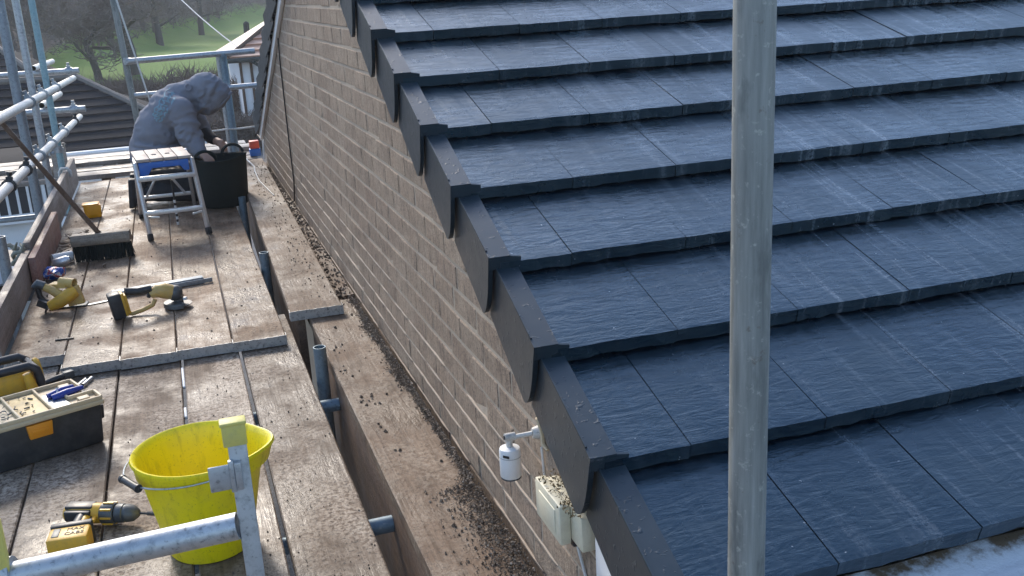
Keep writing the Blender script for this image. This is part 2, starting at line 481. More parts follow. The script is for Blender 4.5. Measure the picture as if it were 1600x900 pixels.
def brick_mat():
    t = NT('brown_grey_brick')
    r = t.math('FRACT', t.math('ADD', t.rnd, t.math('MULTIPLY', t.isl, 3.7)))
    col = t.ramp(r, [(0.0, (0.34, 0.245, 0.175)), (0.3, (0.41, 0.30, 0.215)), (0.55, (0.37, 0.272, 0.195)), (0.8, (0.44, 0.328, 0.236)), (0.93, (0.36, 0.25, 0.18)), (0.98, (0.42, 0.31, 0.225))])
    g = t.noise(1.0, 5, 0.75, t.mapv((60, 95, 13)))
    col = t.mix(t.math('MULTIPLY', t.ramp(g, [(0.40, 0), (0.60, 1)]), 0.75), col, (0.175, 0.132, 0.102))
    bl = t.noise(1.6, 6, 0.65)
    col = t.mix(t.math('MULTIPLY', t.ramp(bl, [(0.42, 0), (0.7, 1)]), 0.5), col, (0.52, 0.415, 0.31))
    bm = t.noise(26, 5, 0.75)
    col = t.mix(t.math('MULTIPLY', t.ramp(bm, [(0.50, 0), (0.66, 1)]), 0.55), col, (0.46, 0.365, 0.275))
    col = t.mix(t.math('MULTIPLY', t.ramp(bm, [(0.30, 1), (0.46, 0)]), 0.6), col, (0.135, 0.103, 0.08))
    sp = t.noise(120, 4, 0.7)
    col = t.mix(t.math('MULTIPLY', t.ramp(sp, [(0.52, 0), (0.64, 1)]), 0.6), col, (0.08, 0.066, 0.058))
    return t.fin(col, 0.85, 0, t.bump(t.math('ADD', g, sp), 0.8, 0.006), 0.25)
MAT['brick'] = brick_mat()

def mortar_mat():
    t = NT('sandy_mortar')
    a = t.noise(40, 5, 0.7); b = t.noise(3, 4, 0.6)
    col = t.mix(a, (0.42, 0.335, 0.25), (0.64, 0.53, 0.41))
    col = t.mix(t.math('MULTIPLY', b, 0.4), col, (0.24, 0.20, 0.17))
    return t.fin(col, 0.9, 0, t.bump(a, 0.6, 0.006), 0.2)
MAT['mortar'] = mortar_mat()

def debris_mat():
    t = NT('mortar_crumbs')
    col = t.ramp(t.isl, [(0.0, (0.085, 0.064, 0.047)), (0.5, (0.16, 0.122, 0.09)), (0.85, (0.26, 0.205, 0.155)), (1.0, (0.46, 0.38, 0.30))])
    return t.fin(col, 0.85, 0, t.bump(t.noise(200, 3), 0.4, 0.003), 0.3)
MAT['debris'] = debris_mat()

def ground_mat():
    t = NT('field_and_yard_ground')
    o = t.sep()
    a = t.noise(0.35, 6, 0.65); b = t.noise(6, 5, 0.7); c3 = t.noise(0.12, 3, 0.5)
    grass = t.mix(a, (0.095, 0.19, 0.025), (0.15, 0.28, 0.04))
    grass = t.mix(t.math('MULTIPLY', b, 0.5), grass, (0.055, 0.095, 0.022))
    grass = t.mix(t.math('MULTIPLY', t.ramp(c3, [(0.45, 0), (0.6, 1)]), 0.3), grass, (0.15, 0.17, 0.06))
    yard = t.mix(b, (0.10, 0.10, 0.10), (0.19, 0.185, 0.18))
    litter = t.mix(b, (0.075, 0.062, 0.05), (0.14, 0.115, 0.095))
    wob = t.math('MULTIPLY', t.math('SUBTRACT', t.noise(0.2, 3), 0.5), 6.0)
    k1 = t.math('MULTIPLY', t.math('SUBTRACT', t.math('ADD', o[1], wob), 31.5), 0.8, True)
    edge = t.math('ADD', t.math('MULTIPLY', o[0], 3.4), 66.0)
    k2 = t.math('MULTIPLY', t.math('SUBTRACT', t.math('ADD', o[1], wob), edge), 0.5, True)
    col = t.mix(k1, yard, grass)
    col = t.mix(k2, col, litter)
    return t.fin(col, 0.9, 0, t.bump(b, 0.6, 0.05), 0.2)
MAT['ground'] = ground_mat()
MAT['bark'] = plain('grey_bark', (0.075, 0.065, 0.055), 0.9, 0, 0.5, (0.05, 0.05, 0.035), 6)
MAT['twig'] = plain('brown_grey_twigs', (0.17, 0.14, 0.12), 0.9, 0, 0.4, (0.07, 0.06, 0.05), 1.5)
MAT['hedge'] = plain('brown_hedge_twigs', (0.16, 0.122, 0.10), 0.9, 0, 0.5, (0.06, 0.065, 0.035), 2)
MAT['wood_far'] = plain('far_grey_brown_twigs', (0.17, 0.145, 0.128), 0.9, 0, 0.5, (0.065, 0.062, 0.05), 0.4)
MAT['evergreen'] = plain('dark_evergreen_leaf', (0.032, 0.045, 0.028), 0.8, 0, 0.5, (0.02, 0.026, 0.016), 0.6)
rd = NT('dark_brown_roof_tile'); rdn = rd.noise(9, 5, 0.65)
MAT['roof_dark'] = rd.fin(rd.vary(rd.mix(rdn, (0.018, 0.018, 0.020), (0.040, 0.038, 0.039)), 0.3), 0.9, 0, rd.bump(rdn, 0.3, 0.01), 0.12)
MAT['ridge'] = plain('ridge_tile', (0.17, 0.15, 0.13), 0.7, 0, 0.5, (0.10, 0.09, 0.06), 6)
MAT['roof_orange'] = plain('terracotta_roof_tile', (0.48, 0.24, 0.15), 0.35, 0, 0.4, (0.55, 0.42, 0.34), 3)
MAT['beam'] = plain('brown_timber_beam', (0.10, 0.062, 0.042), 0.95, 0, 0.3)
MAT['post'] = plain('dark_fence_post', (0.035, 0.045, 0.04), 0.8, 0, 0.3)
# ================================================================== terrain
def smooth01(a, b, x):
    t = max(0.0, min(1.0, (x - a) / (b - a))); return t*t*(3 - 2*t)
def terr(x, y):
    z = -2.15
    z += smooth01(30, 52, y) * 1.05
    z += smooth01(50, 96, y) * 0.62
    far = 62 + 3.4 * max(-8.0, min(14.0, x))
    z += max(0.0, y - max(48.0, far)) * 0.20 if y < 240 else 0
    z -= 1.7 * smooth01(-0.5, -3.2, x) * (1 - smooth01(26, 33, y))
    z += 0.12 * mnoise.noise((x*0.15, y*0.15, 0.3))
    return z
xs = [-900, -400, -200, -120, -80] + [-60 + 2.0*i for i in range(61)] + [80, 120, 200, 400, 900]
ys = [-900, -300, -100, -40, -15] + [-6 + 2.0*i for i in range(92)] + [190, 210, 239, 300, 900]
mb = MB()
for y in ys:
    for x in xs: mb.v.append((x, y, terr(x, min(y, 200))))
nx = len(xs)
for j in range(len(ys)-1):
    for i in range(nx-1):
        a = j*nx + i; mb.f.append((a, a+1, a+nx+1, a+nx))
tag(mb.build('ground', MAT['ground'], smooth=60, fixn=False), kind='structure')

# ------------------------------------------------------------------ bare trees
def grow(rng, trunk, crown, p, d, L, r, depth, maxd, min_r, spread=0.55, up=0.12):
    segs = 4 if depth == 0 else 3
    pts = [p.copy()]; rs = [r]
    for i in range(segs):
        d = (d + Vector((rng.uniform(-1,1), rng.uniform(-1,1), rng.uniform(-0.6,1)))*0.16 + Vector((0,0,up*0.4))).normalized()
        p = p + d * (L/segs)
        pts.append(p.copy()); rs.append(max(min_r, r*(1 - 0.42*(i+1)/segs)))
    (trunk if depth < 2 else crown).path(pts, 0, n=(9 if depth == 0 else 5 if depth < 3 else 3), rs=rs)
    if depth >= maxd: return
    nb = rng.randint(3, 4) if depth < maxd-1 else rng.randint(3, 5)
    for k in range(nb):
        t = rng.uniform(0.35, 1.0) if k else 1.0
        q = t*segs; i = min(segs-1, int(q)); b = pts[i].lerp(pts[i+1], q-i)
        s = Vector((rng.uniform(-1,1), rng.uniform(-1,1), rng.uniform(-0.5,0.9)))
        nd = (d*(1-spread) + s*spread + Vector((0,0,up))).normalized()
        grow(rng, trunk, crown, b, nd, L*rng.uniform(0.55, 0.82), max(min_r, rs[-1]*rng.uniform(0.5,0.8)), depth+1, maxd, min_r, spread, up)

def bare_tree(x, y, h, r, seed, label, maxd=5, group='bare trees beyond the field', lean=0.0, min_r=0.012):
    rng = random.Random(seed)
    z = terr(x, y) - 0.1
    e = empty('bare_tree', (x, y, z), label, 'tree', group)
    tr, cr = MB(), MB()
    grow(rng, tr, cr, Vector((x, y, z)), Vector((lean, 0, 1)).normalized(), h*0.19, r, 0, maxd, min_r, 0.68, 0.02)
    tr.build('trunk', MAT['bark'], e, smooth=80, fixn=False)
    cr.build('crown', MAT['twig'], e, smooth=0, fixn=False)
bare_tree(-1.35, 44, 11.5, 0.34, 3, 'thick-trunked bare tree in the field, behind the leaning greenish standard', 6, lean=0.05)
bare_tree(-2.55, 43, 8.5, 0.16, 12, 'thinner bare tree just left of the thick-trunked one', 6, lean=-0.1)
bare_tree(-5.0, 46.0, 9.0, 0.20, 5, 'bare tree at the left edge of the field above the dark roof', 6)
bare_tree(-7.5, 50, 10, 0.24, 8, 'bare tree farthest left, behind the three scaffold uprights', 6)
bare_tree(-0.2, 60, 11, 0.22, 17, 'bare tree in the field to the right of the thick trunk', 6)
bare_tree(2.3, 68, 11, 0.2, 21, 'bare tree with low drooping limbs above the right of the field', 6, lean=0.15)

# the wood on the rising ground: one mass of stems and twigs
rng = random.Random(99)
wm = MB()
def sliver(m, c, d, r):
    u, w = frame(d)
    m.add([c+u*r, c-u*r*.5+w*r*.87, c-u*r*.5-w*r*.87, c+d], [(0,1,3),(1,2,3),(2,0,3)])
for k in range(46000):
    x = rng.uniform(-18, 22)
    e0 = max(49.0, 64 + 3.4*max(-8, min(14, x)))
    y = e0 + 30*rng.random()**1.6 + 2.5*mnoise.noise((x*.4, 3, 0))
    if rng.random() < .45*(.5 + mnoise.noise((x*.55, y*.3, 8))) : continue
    z = terr(x, y) + 3.4*rng.random()**1.2
    d = Vector((rng.uniform(-1,1), rng.uniform(-.6,.6), rng.uniform(-.5,1.3))).normalized()*rng.uniform(.3, 1.5)
    sliver(wm, Vector((x, y, z)), d, rng.uniform(.008, .022))
for k in range(260):
    x = rng.uniform(-18, 22); e0 = max(49.0, 64 + 3.4*max(-8, min(14, x))); y = e0 + rng.uniform(.5, 28)
    sliver(wm, Vector((x, y, terr(x, y)-.2)), Vector((rng.uniform(-.12,.12), 0, 1))*rng.uniform(4, 9), rng.uniform(.05, .15))
wm.build('distant_wood', MAT['wood_far'], smooth=0, fixn=False)
tag(bpy.data.objects['distant_wood'], 'grey-brown leafless wood covering the slope above the field', 'wood', kind='stuff')

def twig_hedge(name, x0, x1, y0, y1, h, n, label, seed, mat='hedge', size=(0.25, 0.7), slope=0.0):
    rg = random.Random(seed); m = MB()
    for k in range(n):
        x = rg.uniform(x0, x1); y = rg.uniform(y0, y1) + slope*(x-x0)
        top = h * (0.75 + 0.35*mnoise.noise((x*0.9, y*0.9, seed)))
        z = terr(x, y) + rg.uniform(0, 1)**0.7 * top
        d = Vector((rg.uniform(-1,1), rg.uniform(-1,1), rg.uniform(-0.1,1.4))).normalized() * rg.uniform(*size)
        c = Vector((x, y, z)); r = rg.uniform(0.008, 0.020)
        u, w = frame(d)
        m.add([c+u*r, c-u*r*.5+w*r*.87, c-u*r*.5-w*r*.87, c+d], [(0,1,3),(1,2,3),(2,0,3)])
    o = m.build(name, MAT[mat], smooth=0, fixn=False)
    return tag(o, label, 'hedge')
twig_hedge('field_hedge', -7, 8, 33, 35.2, 1.15, 15000, 'long brown leafless hedge along the bottom of the green field', 4)
twig_hedge('scrub_hedge', 0.7, 4.2, 24.6, 25.8, 0.95, 5000, 'low brown scrub in front of the white half-timbered house', 9, size=(0.12, 0.4))
twig_hedge('scrub_hedge', -1.2, 2.6, 28.5, 30.5, 1.5, 7000, 'greenish brown scrub seen past the hooded man', 14, size=(0.15, 0.5))

def fence_post(x, y, h, label, r=0.11):
    z = terr(x, y)
    m = MB(); m.tube((x, y, z-0.1), (x+0.05*h, y, z+h), r, r*0.92, n=10)
    m.lathe([(r*0.92, 0), (r*0.6, 0.04), (0.01, 0.06)], (x+0.05*h, y, z+h), 10)
    tag(m.build('fence_post', MAT['post'], bevel=0), label, 'post', 'dark posts around the field')
fence_post(-2.37, 31.5, 1.55, 'dark field post beside the hip of the dark tiled roof')
fence_post(2.33, 33.0, 2.6, 'dark field post behind the terracotta roof', 0.10)
fence_post(-3.1, 55.0, 1.0, 'small dark post at the far left edge of the field', 0.16)

cb = MB()
P0, P1 = Vector((-1.5, 46.0, 5.0)), Vector((2.0, 27.3, -0.1))
cb.path([P0.lerp(P1, t/16) - Vector((0,0,1))*0.5*(1-(2*t/16-1)**2) for t in range(17)], 0.016, n=5)
tag(cb.build('overhead_cable', MAT['cable_white']), 'thin pale overhead cable crossing the field towards the terracotta roof', 'cable')

# ------------------------------------------------------------------ neighbour houses
def roof_courses(parent, eL, eR, tL, tR, n, mat, t=0.03, name='tile_course'):
    """stepped tile courses between an eaves edge and a top edge; each course is a piece"""
    eL, eR, tL, tR = map(Vector, (eL, eR, tL, tR))
    nrm = (eR-eL).cross(tL-eL).normalized()
    for i in range(n):
        a, b = i/n, (i+1)/n + 0.25/n
        b = min(b, 1.0)
        p = [eL.lerp(tL, a), eR.lerp(tR, a), eR.lerp(tR, b), eL.lerp(tL, b)]
        m = MB()
        lo = [p[0]+nrm*t, p[1]+nrm*t, p[2]+nrm*0.004, p[3]+nrm*0.004]
        m.add([*lo, p[0]-nrm*.02, p[1]-nrm*.02, p[2]-nrm*.02, p[3]-nrm*.02], [(0,1,2,3),(7,6,5,4),(0,4,5,1),(1,5,6,2),(2,6,7,3),(3,7,4,0)])
        m.build(name, mat, parent, smooth=0)

def window(parent, x0, x1, z0, z1, y, cols=2, rows=1, fr=0.06, frame_mat='white', sill=True):
    m = MB()
    for i in range(cols+1):
        x = x0 + (x1-x0)*i/cols; w = fr if i in (0, cols) else fr*0.7
        m.bb(x-w/2, x+w/2, y-0.04, y+0.03, z0, z1)
    for j in range(rows+1):
        z = z0 + (z1-z0)*j/rows
        m.bb(x0-fr/2, x1+fr/2, y-0.045, y+0.028, z-fr/2, z+fr/2)
    w = m.build('window', MAT[frame_mat], parent, smooth=0)
    for i in range(cols):
        MB().bb(x0+(x1-x0)*i/cols, x0+(x1-x0)*(i+1)/cols, y-0.01, y+0.01, z0, z1).build('pane', MAT['glass'], w, smooth=0)
    if sill:
        MB().bb(x0-0.1, x1+0.1, y-0.14, y+0.0, z0-fr/2-0.07, z0-fr/2-0.005).build('sill', MAT['white'], w, smooth=0)
    return w

A = empty('bungalow', (-3.5, 20.3, -3.85), 'pale bungalow with dark hipped tile roof beyond the scaffold uprights', 'house')
ez, ry, rz_ = -1.19, 22.2, -0.03
MB().bb(-7.5, 0.15, 20.3, 24.1, -3.9, ez-0.02).build('wall', MAT['white_paint'], A, smooth=0)
rf = MB(); rf.add([(-8,20,ez-.03),(0.45,20,ez-.03),(0.45,24.4,ez-.03),(-8,24.4,ez-.03),(-1.75,ry,rz_-.03),(-8,ry,rz_-.03)],
                  [(0,1,4,5),(1,2,4),(2,3,5,4),(3,0,5),(3,2,1,0)])
roofA = rf.build('roof', MAT['roof_dark'], A, smooth=0)
roof_courses(roofA, (-8,20,ez), (0.45,20,ez), (-8,ry,rz_), (-1.75,ry,rz_), 9, MAT['roof_dark'], 0.045)
m = MB(); m.path([(-1.75,ry,rz_+.03),(0.45,20,ez+.05)], 0.07, n=8); m.path([(-8,ry,rz_+.03),(-1.72,ry,rz_+.03)], 0.08, n=8)
m.build('ridge_tile', MAT['ridge'], roofA)
MB().bb(-8.05, 0.5, 19.93, 19.985, ez-0.13, ez-0.01).build('fascia', MAT['white'], A, smooth=0)
m = MB(); m.path([(-8.0, 19.88, ez-.03), (0.5, 19.88, ez-.03)], 0.05, n=8); m.build('gutter', MAT['white'], A)
window(A, -1.42, -0.88, -1.62, -1.36, 20.27, 2, 1, 0.05)
window(A, -0.6, -0.05, -2.2, -1.36, 20.27, 2, 1, 0.05)

B = empty('extension_building', (-3.2, 16.3, -3.85), 'low white extension with wide windows behind the left ledger tubes', 'building')
MB().bb(-6.0, -1.86, 16.6, 18.6, -4.0, -0.95).build('wall', MAT['white_paint'], B, smooth=0)
MB().bb(-6.1, -1.80, 16.35, 18.7, -0.92, -0.86).build('roof_slab', MAT['roof_dark'], B, bevel=0.01)
MB().bb(-6.1, -1.82, 16.28, 16.34, -0.95, -0.85).build('fascia', MAT['white'], B, smooth=0)
window(B, -2.98, -2.09, -1.62, -1.0, 16.56, 6, 1, 0.05)
window(B, -2.02, -1.90, -1.62, -1.0, 16.56, 1, 1, 0.05)
MB().bb(-6.0, -1.7, 15.2, 16.5, -2.6, -2.35).build('lower_roof', MAT['roof_dark'], B, bevel=0.01)

Cc = empty('far_house', (-6.0, 27.5, -3.9), 'dark brown roofed house at the left edge above the bungalow', 'house')
MB().bb(-10, -2.95, 27.5, 32, -4, -0.6).build('wall', MAT['white_paint'], Cc, smooth=0)
rf = MB(); rf.add([(-10.5,27,-.62),(-2.6,27,-.62),(-2.6,32.5,-.62),(-10.5,32.5,-.62),(-4.6,29.7,.85),(-10.5,29.7,.85)],
                  [(0,1,4,5),(1,2,4),(2,3,5,4),(3,0,5),(3,2,1,0)])
roofC = rf.build('roof', MAT['roof_dark'], Cc, smooth=0)
roof_courses(roofC, (-10.5,27,-.6), (-2.6,27,-.6), (-10.5,29.7,.87), (-4.6,29.7,.87), 10, MAT['roof_dark'], 0.04)
m = MB(); m.path([(-4.6,29.7,.9),(-2.6,27,-.56)], 0.08, n=8); m.path([(-10.5,29.7,.9),(-4.57,29.7,.9)], 0.08, n=8); m.build('ridge_tile', MAT['ridge'], roofC)

D = empty('half_timbered_house', (3.2, 27, -2.15), 'white half-timbered house with pink terracotta roof by the far end of the gable', 'house')
MB().bb(1.72, 6.5, 27.25, 32, -2.4, -0.17).build('wall', MAT['white_paint'], D, smooth=0)
rf = MB(); rf.add([(1.45,27,-.17),(6.8,27,-.17),(6.8,32.2,-.17),(1.45,32.2,-.17),(3.95,29.6,1.28),(4.3,29.6,1.28)],
                  [(0,1,5,4),(1,2,5),(2,3,4,5),(3,0,4),(3,2,1,0)])
roofD = rf.build('roof', MAT['roof_orange'], D, smooth=0)
roof_courses(roofD, (1.45,27,-.15), (6.8,27,-.15), (3.95,29.6,1.3), (4.3,29.6,1.3), 11, MAT['roof_orange'], 0.05)
m = MB(); m.path([(1.45,27,-.12),(3.95,29.6,1.33)], 0.06, n=8); m.build('hip_tile', MAT['beam'], roofD)
m = MB(); m.path([(1.4,26.95,-.20),(6.8,26.95,-.20)], 0.06, n=8); m.build('gutter', MAT['post'], D)
for x in (1.76, 2.02, 2.62, 3.2):
    MB().bb(x-.032, x+.032, 27.19, 27.26, -2.3, -0.28).build('timber', MAT['beam'], D, smooth=0)
window(D, 2.22, 2.42, -1.25, -0.62, 27.22, 1, 1, 0.05, sill=False)
m = MB(); m.path([(2.05,26.9,-.25),(2.30,27.12,-.45),(2.34,27.15,-.9),(2.34,27.15,-2.2)], 0.04, n=8); m.build('downpipe', MAT['post'], D)

# ================================================================== the house with the roof
H = empty('brick_bungalow', (0.7, 1.6, -2.15), 'brown brick gable with new dark slate-like tile roof filling the right half', 'house')
WX = 0.675                      # outer face of the gable wall
SL = R(22.25); CS, SN = math.cos(SL), math.sin(SL)
EY, EZ = 1.283, 0.380           # top front edge of the eaves course
GA = 0.316                      # gauge along the slope
RY = EY + 13*GA*CS              # ridge
def roof_z(y):                  # line through the top front edges
    return EZ + (y-EY)*SN/CS if y <= RY else EZ + (2*RY - y - EY)*SN/CS
YB = 2*RY - EY                  # far eaves
Y0W, Y1W = 1.50, YB - 0.22      # wall ends
# mortar backing
poly = [(Y0W, -2.3), (Y1W, -2.3), (Y1W, roof_z(Y1W)-0.10), (RY, roof_z(RY)-0.12), (Y0W, roof_z(Y0W)-0.10)]
mw = MB().prism(poly, (WX+0.0022, 0, 0), (0,1,0), (0,0,1), (0.2, 0, 0)).build('gable_wall', MAT['mortar'], H, smooth=0)
MB().bb(WX+0.03, 6.9, Y0W, Y0W+0.2, -2.3, 0.28).build('front_wall', MAT['mortar'], H, smooth=0)
MB().bb(6.7, 6.9, Y0W+0.2, Y1W, -2.3, 0.28).build('far_gable_wall', MAT['mortar'], H, smooth=0)
MB().bb(WX+0.2, 6.9, Y1W-0.2, Y1W, -2.3, 0.28).build('back_wall', MAT['mortar'], H, smooth=0)
# bricks
def brick_mesh(L, var):
    rg = random.Random(var); m = MB()
    m.bb(0, 0.1, -L/2, L/2, -0.0325, 0.0325)
    me_o = m
    me = bpy.data.meshes.new('brick'); me.from_pydata(m.v, [], m.f)
    bm = bmesh.new(); bm.from_mesh(me)
    for v in bm.verts: v.co += Vector((rg.uniform(-.002,.002), rg.uniform(-.002,.002), rg.uniform(-.0015,.0015)))
    bmesh.ops.recalc_face_normals(bm, faces=bm.faces)
    es = [e for e in bm.edges if all(v.co.x < 0.05 for v in e.verts)]
    bmesh.ops.bevel(bm, geom=es, offset=0.0025, segments=1, affect='EDGES')
    bm.to_mesh(me); bm.free()
    me.materials.append(MAT['brick'])
    return me
BR = [brick_mesh(0.215, k) for k in range(5)]
BRH = [brick_mesh(0.1025, 20+k) for k in range(2)]
rb = random.Random(41)
bricks = []
PZ = 0.075
row = 0
z = -0.62
while z < 2.2:
    off = 0.1125*(row % 2) if row % 5 else 0.05
    y = Y0W + off
    if row % 2: bricks.append((Y0W+0.05, z, True))
    while y < Y1W - 0.11:
        yc = y + 0.1125
        bricks.append((yc, z, False)); y += 0.225
    z += PZ; row += 1
def zlim(y): return roof_z(y) - 0.115
keep = []
for (y, z, half) in bricks:
    hl = 0.05 if half else 0.11
    if z + 0.034 > min(zlim(y-hl), zlim(y+hl)) + 0.03: continue
    if y - hl < Y0W: 
        if not half: continue
    keep.append((y, z, half))
# the largest-looking in view become single bricks
CP = Vector((0, 0, 1.36))
def bsize(b):
    d = Vector((WX, b[0], b[1])) - CP
    vis = b[1] > -0.12 and b[1] < 1.42 and b[0] > 1.55
    return (abs(d.x)/d.length**3) if vis else 0
keep.sort(key=bsize, reverse=True)
rest = MB()
for i, (y, z, half) in enumerate(keep):
    me = rb.choice(BRH if half else BR)
    dx = rb.uniform(-0.0010, 0.0012)
    if i < 298:
        o = inst('brick', me, (WX + dx, y + rb.uniform(-.003,.003), z + rb.uniform(-.0008,.0008)), mw, (rb.uniform(-.0025,.0025), 0, rb.uniform(-.003,.003)))
    else:
        mm = Matrix.Translation((WX + dx, y + rb.uniform(-.003,.003), z + rb.uniform(-.0008,.0008)))
        rest.add([v.co for v in me.vertices], [tuple(p.vertices) for p in me.polygons], mm)
o = rest.build('brickwork', MAT['brick'], mw, smooth=0, fixn=False); o['kind'] = 'stuff'
# pale proud pointing left along the lowest bed joints
for k, (ya, yb) in enumerate(((2.0, 8.6), (1.9, 8.8), (2.0, 9.0), (1.75, 8.8), (3.6, 8.4))):
    zj = -0.62 + 0.075*(8+k) + 0.0375
    m = MB(); y = ya
    while y < yb:
        L = rb.uniform(.12, .5); n = max(2, int(L/.04))
        m.path([(WX - .0005 + .0012*rb.random(), y + L*i/n, zj + .0014*rb.uniform(-1,1)) for i in range(n+1)], 0, n=5, rs=[.0012] + [rb.uniform(.0028, .0046) for _ in range(n-1)] + [.0012])
        y += L + (rb.uniform(.004, .03) if rb.random() < .7 else rb.uniform(.05, .25))
    q = m.build('pointing', MAT['mortar'], mw, smooth=60); q['kind'] = 'stuff'

# ------------------------------------------------------------------ roof
roof_m = MB()
XE = 6.75
lowp = lambda y: roof_z(y) - 0.075
roof_m.add([(0.69,EY+.06,lowp(EY+.06)),(XE,EY+.06,lowp(EY+.06)),(XE,RY,lowp(RY)),(0.69,RY,lowp(RY)),(0.69,YB-.06,lowp(YB-.06)),(XE,YB-.06,lowp(YB-.06))],
           [(0,1,2,3),(3,2,5,4)])
roof = roof_m.build('roof', MAT['black'], H, smooth=0, fixn=False)
TW, TL, TT = 0.298, 0.42, 0.031
def tile_mesh(w, seed):
    rg = random.Random(seed); m = MB(); n = 10
    vs = []
    for i in range(n+1):
        x = w*i/n
        fy = rg.uniform(-0.0010, 0.0010)
        fz = rg.uniform(-0.0006, 0.0006)
        vs += [(x, fy, fz), (x, fy + rg.uniform(-.003,.001), -TT + rg.uniform(-.002,.002)), (x, 0.03, -TT-0.001), (x, TL, -TT), (x, TL, 0.0), (x, 0.2, rg.uniform(-.0008,.0008)), (x, 0.012, fz*0.5 + 0.0004)]
    k = 7; fs = []
    for i in range(n):
        for j in range(k):
            a = i*k + j; b = i*k + (j+1) % k
            fs.append((a, a+k, b+k, b))
    fs += [tuple(range(k)), tuple(range(n*k, n*k+k))[::-1]]
    m.add(vs, fs)
    me = bpy.data.meshes.new('roof_tile'); me.from_pydata(m.v, [], m.f)
    bm = bmesh.new(); bm.from_mesh(me); bmesh.ops.recalc_face_normals(bm, faces=bm.faces); bm.to_mesh(me); bm.free()
    me.materials.append(MAT['tile'])
    return me
TILES = [tile_mesh(TW, s) for s in range(6)]
rt = random.Random(5)
# tiles lie at a slightly flatter angle than the roof so that each tail rides on the course below
FL = math.asin((TT + 0.006)/GA)
for r in range(13):
    y = EY + r*GA*CS; z = EZ + r*GA*SN
    x = 0.665 if r % 2 == 0 else 0.540
    first = True
    while x < XE - 0.2:
        w0 = x
        xx = x
        if first:                      # the course starts with a cut tile under the verge cap
            cut = 0.662
            me = tile_mesh(x + 0.30 - cut - 0.002, 50 + r); xx = cut; first = False
        else: me = rt.choice(TILES)
        o = inst('roof_tile', me, (xx, y, z + rt.uniform(-.0008,.0008)), roof, (SL - FL + rt.uniform(-.003,.003), rt.uniform(-.0025,.0025), rt.uniform(-.002,.002)))
        x += 0.30
# far slope (never faces the camera): plain courses
for r in range(13):
    y = YB - r*GA*CS; z = EZ + r*GA*SN
    MB().box((0.66 + (XE-0.66)/2, y - 0.2*CS, z + 0.2*SN - 0.02), (XE-0.66, 0.40, 0.024), (-(SL-FL), 0, 0)).build('far_slope_course', MAT['tile'], roof, smooth=0)
m = MB(); m.path([(0.65, RY, roof_z(RY)-0.03), (XE, RY, roof_z(RY)-0.03)], 0.11, n=14); m.build('ridge_tile', MAT['tile'], roof)

# verge caps: slope-aligned frame; u = up the slope, w = square to it
def cap_mesh():
    L, Wd = 0.350, 0.054
    arc = [(0.0, -0.070)] + [(0.048*(1-math.cos(R(90*k/9))), -0.070 - 0.100*math.sin(R(90*k/9))) for k in range(1, 10)]
    side = [(0.0, 0.006)] + arc + [(L, -0.143), (L, 0.006)]
    m = MB()
    m.prism(side, (0, 0, 0), (0, 1, 0), (0, 0, 1), (0.0035, 0, 0))
    # rolled return along the curved front edge
    ret = [(0.0, -0.030)] + arc
    for i in range(len(ret)-1):
        (a, b), (c, d) = ret[i], ret[i+1]
        m.add([(0.0035, a, b), (0.012, a+.001, b), (0.012, c+.001, d), (0.0035, c, d), (0.0035, a+.004, b), (0.012, a+.005, b), (0.012, c+.005, d), (0.0035, c+.004, d)],
              [(0,1,2,3), (7,6,5,4), (1,5,6,2)])
    m.prism([(0.0037, 0), (Wd, 0), (Wd, 0.0058), (0.0037, 0.0058)], (0, 0.0, 0), (1,0,0), (0,0,1), (0, L, 0))      # top flange
    m.prism([(0.0, 0.006), (0.005, 0.006), (0.004, 0.0095), (0.001, 0.0095)], (0, 0.03, 0), (1,0,0), (0,0,1), (0, L-.03, 0))  # edge bead
    m.prism([(0.0037, -0.028), (Wd, -0.028), (Wd, -0.0002), (0.0037, -0.0002)], (0, -0.0005, 0), (1,0,0), (0,0,1), (0, 0.006, 0))  # nose
    m.prism([(Wd+.0002, -0.024), (Wd+0.026, -0.022), (Wd+0.026, -0.002), (Wd+.0002, 0.003)], (0, 0.001, 0), (1,0,0), (0,0,1), (0, 0.006, 0))
    # the tail tucks inside the next cap
    m.v = [(x + 0.020*max(0.0, y)/L, y, z) for x, y, z in m.v]
    me = bpy.data.meshes.new('verge_cap')
    bm = bmesh.new()
    t0 = bpy.data.meshes.new('t'); t0.from_pydata(m.v, [], m.f); bm.from_mesh(t0)
    bmesh.ops.recalc_face_normals(bm, faces=bm.faces)
    bm.to_mesh(me); bm.free(); bpy.data.meshes.remove(t0)
    me.materials.append(MAT['cap'])
    return me
CAPM = cap_mesh()
CX = 0.632
for r in range(13):
    y = EY + r*GA*CS - 0.004; z = EZ + r*GA*SN + 0.010
    inst('verge_cap', CAPM, (CX + rt.uniform(-.0015,.0015), y + rt.uniform(-.003,.003), z), roof, (SL - FL*0.9 + rt.uniform(-.006,.006), rt.uniform(-.012,.012), rt.uniform(-.004,.004)))
CAPF = CAPM.copy(); CAPF.transform(Matrix.Scale(-1, 4, (0, 1, 0))); CAPF.flip_normals()
for r in range(13):
    y = YB - r*GA*CS + 0.004; z = EZ + r*GA*SN + 0.010
    inst('verge_cap', CAPF, (CX-0.012, y, z), roof, (-(SL - FL*0.9), 0, 0))
# white undercloak strip under the far verge, cement strip under the near one
for (nm, mt, a, b, t0, t1, x0) in (('undercloak', 'white', RY+0.1, YB-0.1, -0.165, -0.235, 0.652),):
    m = MB()
    p = [(a, roof_z(a)+t0), (b, roof_z(b)+t0), (b, roof_z(b)+t1), (a, roof_z(a)+t1)]
    m.prism(p, (x0, 0, 0), (0,1,0), (0,0,1), (0.022, 0, 0)); m.build(nm, MAT[mt], roof, bevel=0.003)
